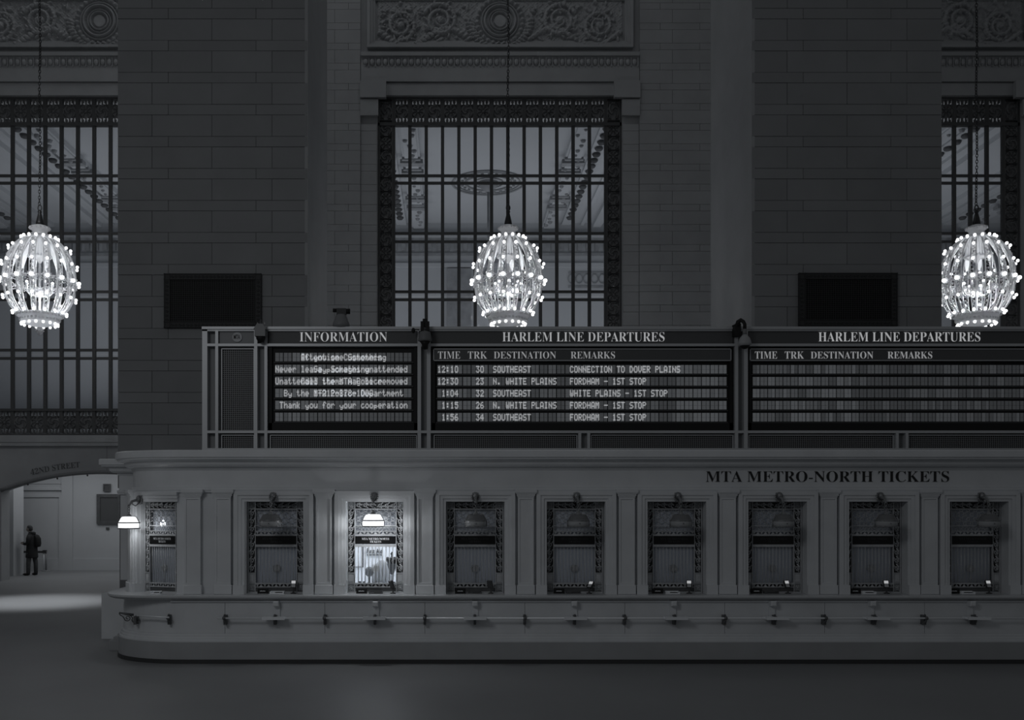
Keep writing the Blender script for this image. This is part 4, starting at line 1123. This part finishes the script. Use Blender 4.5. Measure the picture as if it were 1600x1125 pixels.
def flap_board(name, label, p0, p1, header, hx0, hx1, cols, fp0, fp1, pitch, rows, texts, cathdr, tone):
    e = empty(name, (PX((p0+p1)/2, YD), YD, PZ(672, YD))); tag(e, label, 'board', kind='thing')
    ex, ez = e.location.x, e.location.z
    Bx = lambda a: PX(a, YD)-ex
    Bz = lambda q: PZ(q, YD)-ez
    MB().box(Bx(p0), Bx(p1), -.01, .05, Bz(537.3), Bz(518)).build('header_sign', M['header'], e)
    lettering(header, Bx(hx0), Bx(hx1), Bz(533.8), Bz(519.2), -.013, M['signtext'], e, depth=.01, thin=-.014, split=True)
    hs = MB(); hs.box(Bx(p0), Bx(p1), .05, .075, 0, Bz(542)); hs.box(Bx(p0), Bx(p0+5), -.0, .05, 0, Bz(542)); hs.box(Bx(p1-5), Bx(p1), -.0, .05, 0, Bz(542)); hs.box(Bx(p0), Bx(p1), -.0, .05, 0, Bz(661))
    hs.build('housing', M['black'], e)
    if cathdr:
        c = MB().box(Bx(p0+3), Bx(p1-4), -.02, .04, Bz(564), Bz(546)).build('column_header', M['header'], e)
        r = MB()
        for q in ((545, 546.2), (563, 564.2)): r.box(Bx(p0+2), Bx(p1-3), -.03, .0, Bz(q[1]), Bz(q[0]))
        for a in ((p0+2, p0+3.2), (p1-4.2, p1-3)): r.box(Bx(a[0]), Bx(a[1]), -.03, .0, Bz(564), Bz(545))
        r.build('header_rim', M['board'], e)
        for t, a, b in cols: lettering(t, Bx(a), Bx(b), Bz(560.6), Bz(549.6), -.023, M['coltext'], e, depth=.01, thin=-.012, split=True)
    rg = random.Random(hash(name+str(p0)) % 100 if False else int(p0))
    for ri, ry in enumerate(rows):
        m = MB(); a = fp0; i = 0
        while a < fp1-1:
            g = 1.3 if i % 2 else .5
            u = (a-fp0)/(fp1-fp0)
            if i % 2 == 0 or rg.random() < .35: mi = rg.choice(tone(u))
            yq = .030+rg.uniform(-.002, .002)
            m.box(Bx(a+.2), Bx(min(a+pitch-g, fp1)), yq, .05, Bz(ry+6.9), Bz(ry), mi); m.box(Bx(a+.2), Bx(min(a+pitch-g, fp1)), yq, .05, Bz(ry+13.4), Bz(ry+7.1), mi)
            a += pitch; i += 1
        tag(m.build('flap_row', [M['flapA'], M['flapB'], M['flapC']], e), kind='stuff')
        tt = texts[ri] if ri < len(texts) else []
        if tt:
            mt = MB()
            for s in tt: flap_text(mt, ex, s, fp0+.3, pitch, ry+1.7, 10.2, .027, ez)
            tag(mt.build('lettering', M['flaptext_glow'], e), kind='stuff')
    # ghost the row dividers
    dv = MB()
    for ry in rows: dv.box(Bx(fp0-2), Bx(fp1+2), .02, .05, Bz(ry+15.6), Bz(ry+14.6))
    dv.build('row_divider', M['header'], e)
    return e
rows6 = [550.8+18.75*i for i in range(6)]; rows5 = [569.9+18.75*i for i in range(5)]
flap_board('information_board', 'information board with white flap text, the leftmost of the three boards', 420, 652, 'INFORMATION', 468.5, 605, [], 429.5, 644, 6.70, rows6,
  [['      Attention Customers', '      If you see Something'], ['Never leave packages unattended', '         Say Something'], ['Unattended items may be removed', '      Call the MTA Police'],
   ['  By the MTA Police Department', '         1-212-878-1000'], [' Thank you for your cooperation']], False, lambda u: (0, 1, 1, 1) if u < .25 else (0, 0, 1))
T2 = ['12:10    30  SOUTHEAST         CONNECTION TO DOVER PLAINS', '12:30    23  N. WHITE PLAINS   FORDHAM - 1ST STOP', ' 1:04    32  SOUTHEAST         WHITE PLAINS - 1ST STOP',
      ' 1:15    26  N. WHITE PLAINS   FORDHAM - 1ST STOP', ' 1:56    34  SOUTHEAST         FORDHAM - 1ST STOP']
flap_board('departure_board', 'departure board filled with five train times, between the other two boards', 675, 1145, 'HARLEM LINE DEPARTURES', 785, 1038,
  [('TIME', 684.5, 719), ('TRK', 731, 761), ('DESTINATION', 771.5, 868.5), ('REMARKS', 891.5, 960.5)], 683.3, 1136, 6.68, rows5, [[t] for t in T2], True, lambda u: (2, 1, 2) if u > .82 else ((0, 1, 1) if u < .15 else (0, 0, 1)))
flap_board('departure_board', 'departure board with blank flaps, the rightmost board', 1169, 1636, 'HARLEM LINE DEPARTURES', 1278.5, 1531,
  [('TIME', 1179, 1213.5), ('TRK', 1225.5, 1255.5), ('DESTINATION', 1266, 1363.5), ('REMARKS', 1386, 1455.5)], 1177, 1628, 5.98, rows5, [], True, lambda u: (0, 1, 1, 2) if u < .35 else (0, 0, 1))

# ------------------------------------------------------------------ cameras on top of the boards
zt_ = PZ(511.5, YD)
c1 = empty('security_camera', (PX(407, 16.4), 16.42, PZ(535, 16.4))); tag(c1, 'grey box camera with round lens pod on the left board post', 'camera')
MB().box(-.09, .09, -.08, .08, .10, .22).lathe([(.02, .32), (.02, .40), (.03, .4)], n=10).prism([(-.11, .22), (.11, .22), (.05, .31), (-.05, .31)], -.08, .08).build('housing', M['camgrey'], c1)
MB().lathe([(.004, 0), (.05, .02), (.075, .06), (.08, .10)], n=16).build('lens_dome', M['black'], c1)
MB().box(-.02, .02, .0, .15, .06, .20).box(.06, .075, -.02, .02, .22, .36).box(-.06, -.045, -.02, .02, .22, .34).build('mount', M['camgrey'], c1)
c2 = empty('flood_lamp', (PX(533, 16.6), 16.62, zt_)); c2.scale = (1.1, 1.1, 1.12); tag(c2, 'dark bell-shaped fitting standing alone on top of the information board', 'fitting')
MB().lathe([(.13, 0), (.135, .05), (.12, .09), (.09, .17), (.075, .2)], n=20).build('bell', M['camgrey'], c2)
MB().box(-.07, .08, -.05, .05, .19, .29).build('head', M['darkobj'], c2)
MB().tube([(-.13, 0, .265), (-.07, 0, .265)], .03, 8).tube([(.06, 0, .25), (.14, 0, .25)], .042, 8).build('knob', M['black'], c2)
c3 = empty('security_camera', (PX(664, 16.35), 16.38, PZ(545, 16.35))); tag(c3, 'black camera with barrel housing between information and departure boards', 'camera')
MB().lathe([(.09, .13), (.12, .14), (.12, .16), (.105, .25), (.09, .29), (.05, .305)], n=24).build('housing', mat('barrel_grey', .16, .45), c3)
MB().lathe([(.05, 0), (.055, .08), (.09, .13)], n=18).build('lens_dome', M['black'], c3)
MB().box(-.075, -.02, -.03, .05, .31, .47).box(.02, .075, -.03, .05, .31, .47).box(-.04, .04, .0, .05, .38, .52).box(-.105, .11, .0, .2, .27, .31).build('mount', M['black'], c3)
MB().tube([(-.10, .02, .335), (-.17, .02, .34)], .01, 6).ball((-.2, .02, .32), .035, 8, 5, sz=1.4).build('side_arm', M['black'], c3)
c4 = empty('security_camera', (PX(1164.5, 16.3), 16.33, PZ(545, 16.3))); tag(c4, 'round white-shelled dome camera hanging between the two departure boards', 'camera')
MB().lathe([(.085, .055), (.11, .07), (.112, .11), (.09, .18), (.05, .23), (.035, .25)], n=24).build('shell', mat('dome_shell', .36, .35), c4)
MB().lathe([(.003, .0), (.04, .01), (.07, .035), (.085, .06)], n=18).build('lens_dome', M['black'], c4)
MB().tube([(0, 0, .24), (0, 0, .34)], .038, 10).build('collar', M['camgrey'], c4)
MB().tube([(0, 0, .33), (0, 0, .42), (-.02, .01, .47), (-.06, .03, .50), (-.09, .06, .48), (-.10, .08, .40)], [.03, .03, .03, .035, .04, .05], 8).box(-.15, -.05, .04, .22, .24, .44).tube([(-.15, .05, .41), (-.20, .05, .40)], .015, 6).build('gooseneck', M['black'], c4)

# ------------------------------------------------------------------ chandeliers
YC = 26.83; s_ = YC/1500
ZC0 = PZ(440, YC)
q_ = lambda y: (440-y)*s_
def rpx(r): return r*s_
RP = [(368, 12), (373, 22), (381, 33), (392, 42), (405, 48), (422, 52), (440, 53), (458, 51), (472, 47), (484, 40), (494, 31)]
def interp(y):
    for (a, ra), (b, rb) in zip(RP[:-1], RP[1:]):
        if a <= y <= b: return ra+(rb-ra)*(y-a)/(b-a)
    return RP[-1][1]
def rib_mesh():
    mb = MB(); ys = [368+i*(126)/20 for i in range(21)]
    hw = lambda y: 1.6+2.4*math.sin(PI*(y-362)/140)
    for sg in (-1, 1): mb.tube([(rpx(interp(y)), sg*rpx(hw(y)), q_(y)) for y in ys], .021, 4)
    z = []
    for i in range(41):
        y = 368+126*i/40; z.append((rpx(interp(y)), (1 if i % 2 else -1)*rpx(hw(y)*.8), q_(y)))
    mb.tube(z, .011, 4)
    for i in range(2, 40, 3):
        y = 368+126*i/40; mb.ball((rpx(interp(y)+.6), 0, q_(y)), .022, 6, 4)
    return mb.mesh('rib', M['crystal'])
RIB = rib_mesh()
BULB = MB().ball((0, 0, 0), .041, 10, 6, sz=1.05).mesh('bulb', M['bulb'])
BULBH = MB().ball((0, 0, 0), .052, 10, 6).mesh('bulb', M['bulbhot'])
BULBS = MB().ball((0, 0, 0), .040, 8, 5).mesh('bulb', M['bulb'])
STAR = MB()
for k in range(10):
    a = k*PI/5; STAR.tube([(0, .03*math.cos(a), .03*math.sin(a)), (.02, .15*math.cos(a), .13*math.sin(a))], [.02, .008], 4)
STAR = STAR.mesh('rosette', M['crystal'])
SOCK = MB().tube([(-.07, 0, 0), (-.035, 0, 0)], .022, 6).mesh('socket', M['crystal'])
LINK = MB().tube([(.028*math.cos(a), 0, .045*math.sin(a)*1.15) for a in [k*PI/6 for k in range(12)]], .0115, 4, closed=True).mesh('chain_link', M['chain'])
def chandelier():
    e = empty('chandelier', (0, 0, 0))
    for k in range(16):
        a = (k+.5)*PI/8
        link_mesh('rib', RIB, e, rot=(0, 0, a))
        for j, y in enumerate((373, 390, 415, 441, 467, 490)):
            r = rpx(interp(y)+5.2); me = BULBH if y == 441 else BULB
            link_mesh('bulb', me, e, (r*math.cos(a), r*math.sin(a), q_(y)), (0, 0, a))
        r = rpx(interp(441)+1); link_mesh('rosette', STAR, e, (r*math.cos(a), r*math.sin(a), q_(441)), (0, 0, a))
        link_mesh('bulb', BULBS, e, (rpx(27)*math.cos(a), rpx(27)*math.sin(a), q_(507)))
    for k in range(16):
        a = (k+.5)*PI/8; ys_ = (371, 378, 386, 395, 404, 413); wd_ = (1.5, 3.0, 4.0, 4.2, 3.4, 1.2)
        vs_ = []
        for y_, w2 in zip(ys_, wd_):
            r_ = rpx(interp(y_)-3.5); t_ = rpx(w2)
            for sg in (-1, 1): vs_.append((r_*math.cos(a)-sg*t_*math.sin(a), r_*math.sin(a)+sg*t_*math.cos(a), q_(y_)))
        MB().add(vs_, [(2*i, 2*i+1, 2*i+3, 2*i+2) for i in range(5)], 0, True).build('glowing_glass_petal', M['jewel'], e)  # petals are no lamps; emission added for light reflected in the glass
    b = MB()   # swagged jewel band at the middle
    for k in range(16):
        a0, a1 = (k+.5)*PI/8, (k+1.5)*PI/8; r = rpx(52)
        for sg in (-1, 1):
            b.tube([(r*math.cos(a0+(a1-a0)*t), r*math.sin(a0+(a1-a0)*t), q_(441)+sg*.09*math.cos(PI*t)) for t in (0, .25, .5, .75, 1)], .014, 4)
        b.ball((r*math.cos((a0+a1)/2), r*math.sin((a0+a1)/2), q_(441)), .05, 6, 4)
    for k in range(96):
        a = k*PI/48; r = rpx(52); b.ball((r*math.cos(a), r*math.sin(a), q_(446)-.05*abs(math.sin(a*8))), .022, 5, 3)
    b.build('jewel_band', M['crystal'], e)
    t = MB()
    t.lathe([(rpx(11), q_(370)), (rpx(13), q_(366)), (rpx(10), q_(363)), (rpx(12), q_(361)), (rpx(14.5), q_(358)), (rpx(14.5), q_(355)), (rpx(10), q_(353)), (rpx(5), q_(351.5))], n=32)
    for k in range(16): a = k*PI/8; t.ball((rpx(14.8)*math.cos(a), rpx(14.8)*math.sin(a), q_(357)), .035, 6, 4)
    t.build('crown', M['crystal'], e)
    MB().lathe([(rpx(6.2), q_(352)), (rpx(5.6), q_(347)), (rpx(3.8), q_(339)), (rpx(2.3), q_(333)), (rpx(3.4), q_(331)), (rpx(1.4), q_(328))], n=16).build('cap', M['chain'], e)
    MB().lathe([(rpx(9), q_(370)), (rpx(13), q_(378)), (rpx(15), q_(390)), (rpx(16), q_(399)), (rpx(13), q_(402)), (rpx(6), q_(404)), (rpx(2), q_(411)), (rpx(.5), q_(414))], n=24, ).build('crystal_basket', M['jewel'], e)
    bt_ = MB()
    for k in range(24):
        a = k*PI/12
        bt_.tube([(rpx(r+.6)*math.cos(a), rpx(r+.6)*math.sin(a), q_(y)) for r, y in ((9, 370), (13, 378), (15, 390), (16, 399))], .010, 4)
        bt_.ball((rpx(16.5)*math.cos(a), rpx(16.5)*math.sin(a), q_(401)), .04, 6, 4)
    bt_.build('basket_beads', M['crystal'], e)
    MB().tube([(0, 0, q_(412)), (0, 0, q_(500))], .035, 8).ball((0, 0, q_(455)), .10, 10, 6).build('stem', M['crystal'], e)
    for k in range(8):       # inner candle arms
        a = k*PI/4; c_, s2 = math.cos(a), math.sin(a)
        am_ = MB().tube([(rpx(r)*c_, rpx(r)*s2, q_(y)) for r, y in ((2, 456), (8, 462), (15, 461), (20, 455), (20, 450))], .016, 5)
        am_.tube([(rpx(r)*c_, rpx(r)*s2, q_(y)) for r, y in ((20, 455), (25, 452), (27, 446), (25, 441))], .012, 5)
        am_.lathe([(.02, 0), (.035, .02), (.03, .12)], (rpx(20)*c_, rpx(20)*s2, q_(451)), 8)
        am_.build('candle_arm', M['crystal'], e)
        link_mesh('bulb', BULBS, e, (rpx(20)*c_, rpx(20)*s2, q_(443)))
    lw = MB().lathe([(rpx(33), q_(491)), (rpx(34), q_(494)), (rpx(30), q_(497)), (rpx(29), q_(503)), (rpx(25), q_(506)), (rpx(14), q_(509)), (rpx(4), q_(511))], n=32)
    for k in range(32): a = k*PI/16; lw.ball((rpx(33.5)*math.cos(a), rpx(33.5)*math.sin(a), q_(493)), .045, 6, 4); lw.ball((rpx(29)*math.cos(a), rpx(29)*math.sin(a), q_(500)), .04, 6, 4)
    lw.build('lower_crown', M['crystal'], e)
    fn = MB().lathe([(rpx(3), q_(510)), (rpx(5), q_(514)), (rpx(5.6), q_(517)), (rpx(4), q_(521)), (rpx(1), q_(524))], n=14)
    for k in range(10): a = k*PI/5; fn.ball((rpx(5.5)*math.cos(a), rpx(5.5)*math.sin(a), q_(517)), .025, 5, 3)
    fn.build('finial', M['crystal'], e)
    z = q_(327)+.02; i = 0
    MB().tube([(.05*math.cos(a*PI/6), 0, q_(325)+.08*math.sin(a*PI/6)) for a in range(12)], .018, 5, closed=True).build('hook', M['chain'], e)
    z = q_(325)+.12
    while z+ZC0 < 17.6:
        link_mesh('chain_link', LINK, e, (.012*math.sin(z*2.1), 0, z), (0, 0, (PI/2 if i % 2 else 0)+.4*math.sin(i*.35))); z += .084; i += 1
    MB().tube([(0, 0, z-.04), (0, 0, 30.0-ZC0)], .03, 6).build('upper_chain', M['chain'], e)
    return e
CH = chandelier()
for k, lb in ((0, 'glowing globe chandelier in front of the centre window'), (-1, 'glowing globe chandelier at the left photo edge, its bottom finial visible'), (1, 'glowing globe chandelier at the right photo edge beside the pier')):
    o = CH if k == 0 else copy_tree(CH)
    o.location = (PX(794, YC)+k*BAY, YC, ZC0); pt('chandelier_light', (o.location.x, YC, ZC0-.35), 210, .10); tag(o, lb, 'chandelier', 'globe chandeliers hanging in the gallery')

# ------------------------------------------------------------------ stanchion barrier in the passage
sb_ = empty('belt_barrier', (PX(52, 36.2), 36.2, 0)); tag(sb_, 'low belt barrier with slim posts behind the standing person', 'barrier')
bxx = sb_.location.x; zt2 = PZ(862, 36.2)
for px in (34, 72): MB().tube([(PX(px, 36.2)-bxx, 0, .03), (PX(px, 36.2)-bxx, 0, zt2+.03)], .03, 8).lathe([(.16, 0), (.15, .02), (.04, .035)], (PX(px, 36.2)-bxx, 0, 0), 14).build('post', mat('post_grey', .28, .4), sb_)
MB().box(PX(24, 36.2)-bxx, PX(72, 36.2)-bxx, -.01, .01, zt2-.05, zt2+.03).box(PX(67, 36.2)-bxx, PX(73, 36.2)-bxx, -.04, .04, zt2-.06, zt2+.06).build('belt', M['darkobj'], sb_)
MB().tube([(PX(68.5, 36.2)-bxx, 0, .03), (PX(68.5, 36.2)-bxx, 0, zt2)], .02, 8).build('post', M['steel'], sb_)

# ------------------------------------------------------------------ person reading a phone, seen from the side
YPn = 34.0
pe = empty('person', (PX(48.5, YPn), YPn, 0)); tag(pe, 'person in a dark knee-length coat with a backpack looking down at a phone', 'person')
def ring_loft(rings, n=16):
    mb = MB(); vs = []; fs = []
    for cx, cy, z, rx, ry in rings:
        for k in range(n): a = 2*PI*k/n; vs.append((cx+rx*math.cos(a), cy+ry*math.sin(a), z))
    for i in range(len(rings)-1):
        for k in range(n): l = (k+1) % n; fs.append((i*n+k, i*n+l, (i+1)*n+l, (i+1)*n+k))
    fs.append(tuple(range(n-1, -1, -1))); fs.append(tuple(range((len(rings)-1)*n, len(rings)*n)))
    return mb.add(vs, fs, 0, True)
# one continuous body: skinned skeleton
verts = [(.02, 0, .92), (.03, 0, 1.15), (.03, 0, 1.38), (-.01, 0, 1.50), (-.05, 0, 1.56), (-.07, 0, 1.66),
         (-.03, -.09, .88), (-.05, -.10, .50), (-.06, -.10, .10), (-.19, -.11, .045),
         (.09, .09, .88), (.13, .10, .50), (.13, .10, .10), (.03, .10, .045),
         (.02, -.18, 1.40), (-.02, -.24, 1.16), (-.19, -.17, 1.11), (-.24, -.15, 1.13),
         (.02, .18, 1.40), (-.02, .23, 1.16), (-.19, .08, 1.11), (-.25, .06, 1.13)]
edg = [(0,1),(1,2),(2,3),(3,4),(4,5),(0,6),(6,7),(7,8),(8,9),(0,10),(10,11),(11,12),(12,13),(2,14),(14,15),(15,16),(16,17),(2,18),(18,19),(19,20),(20,21)]
rad = [.12,.11,.10,.055,.075,.085,.085,.06,.045,.035,.085,.06,.045,.035,.06,.045,.032,.03,.06,.045,.032,.03]
bm = bpy.data.meshes.new('body'); bm.from_pydata(verts, edg, [])
bo_ = bpy.data.objects.new('body', bm); COL.objects.link(bo_); bo_.parent = pe
md = bo_.modifiers.new('skin', 'SKIN')
if not bm.skin_vertices: bm.attributes  # layer is made by the modifier below
if len(bm.skin_vertices) == 0:
    import bmesh
    b_ = bmesh.new(); b_.from_mesh(bm); b_.verts.layers.skin.verify(); b_.to_mesh(bm); b_.free()
for i, r in enumerate(rad): bm.skin_vertices[0].data[i].radius = (r, r)
bm.skin_vertices[0].data[0].use_root = True
bo_.modifiers.new('sub', 'SUBSURF').levels = 1; bo_.modifiers['sub'].render_levels = 1
bm.materials.append(M['skin'])
hd = ring_loft([(-.055, 0, 1.545, .05, .045), (-.075, 0, 1.57, .075, .062), (-.07, 0, 1.62, .092, .073), (-.065, 0, 1.67, .095, .076), (-.055, 0, 1.72, .08, .068), (-.05, 0, 1.755, .035, .03)])
hd.ball((-.165, 0, 1.625), .018, 6, 4, sz=1.4); hd.ball((-.06, -.078, 1.63), .022, 6, 4, sy=.5, sz=1.4); hd.ball((-.06, .078, 1.63), .022, 6, 4, sy=.5, sz=1.4)
hd.ball((-.15, -.03, 1.65), .010, 6, 4); hd.ball((-.15, .03, 1.65), .010, 6, 4); hd.ball((-.15, 0, 1.585), .014, 6, 4, sz=.6)
hd.build('head', M['skin'], pe)
ring_loft([(-.02, 0, 1.58, .07, .07), (-.03, 0, 1.64, .088, .082), (-.045, 0, 1.70, .098, .084), (-.05, 0, 1.745, .08, .07), (-.05, 0, 1.775, .03, .03)]).build('hair', M['hair'], pe)
ct = ring_loft([(.03, 0, .62, .20, .20), (.03, 0, .66, .21, .21), (.03, 0, .95, .185, .20), (.03, 0, 1.10, .175, .20), (.02, 0, 1.30, .18, .22), (.02, 0, 1.42, .14, .20), (.0, 0, 1.50, .085, .09), (-.01, 0, 1.55, .07, .075)])
for sg in (-1, 1):
    ct.tube([(.02, sg*.17, 1.42), (-.0, sg*.23, 1.28), (-.02, sg*.24, 1.16), (-.10, sg*(.21 if sg < 0 else .16), 1.12), (-.18, sg*(.17 if sg < 0 else .09), 1.12)], [.075, .07, .065, .055, .045], 10)
ct.tube([(.02, -.08, 1.50), (.10, -.05, 1.49), (.12, 0, 1.48), (.10, .05, 1.49), (.02, .08, 1.50)], .055, 8)
ct.build('coat', M['coat'], pe)
bp_ = ring_loft([(.22, 0, 1.0, .03, .12), (.235, 0, 1.02, .085, .15), (.245, 0, 1.12, .10, .16), (.24, 0, 1.30, .095, .155), (.20, 0, 1.42, .06, .13), (.17, 0, 1.45, .02, .06)])
bp_.tube([(.14, -.11, 1.44), (.0, -.14, 1.44), (-.1, -.12, 1.30), (-.06, -.14, 1.1), (.14, -.14, 1.05)], .018, 5)
bp_.build('backpack', mat('backpack_black', .02, .8), pe)
tr_ = MB()
for y_, xs_ in ((-.10, (-.02, -.05, -.055)), (.10, (.09, .125, .13))):
    tr_.tube([(xs_[0], y_, .80), (xs_[0]-.005, y_, .65), (xs_[1], y_, .42), (xs_[2], y_, .07)], [.095, .09, .075, .065], 12)
tr_.build('trousers', M['jeans'], pe)
sh = MB()
for x_, y_ in ((-.12, -.11), (.09, .10)):
    sh.ball((x_-.0, y_, .045), .045, 10, 6, sx=3.0 if x_ < 0 else 2.4, sy=1.05, sz=1.0)
    sh.tube([(x_+.065 if x_ < 0 else x_+.04, y_, .04), (x_+.065 if x_ < 0 else x_+.04, y_, .11)], .058, 10)
sh.build('shoes', M['shoe'], pe)
hnd = MB()
for sg, hx, hy in ((-1, -.235, -.15), (1, -.245, .06)):
    hnd.ball((hx, hy, 1.125), .032, 8, 5, sx=1.3)
    for f in range(4): hnd.tube([(hx-.02, hy-.024+f*.016, 1.13), (hx-.06, hy-.024+f*.016, 1.145-.003*f), (hx-.075, hy-.024+f*.016, 1.165)], .008, 5)
    hnd.tube([(hx+.01, hy-sg*.02, 1.14), (hx-.03, hy-sg*.035, 1.17)], .009, 5)
hnd.build('hands', M['skin'], pe)
tag(MB().box(-.045, .045, -.075, .075, -.006, .006).build('phone', M['darkobj'], None, (PX(48.5, YPn)-.29, YPn-.05, 1.165), (0, -.5, 0)), 'small dark phone held in the hands of the person in the passage', 'phone')
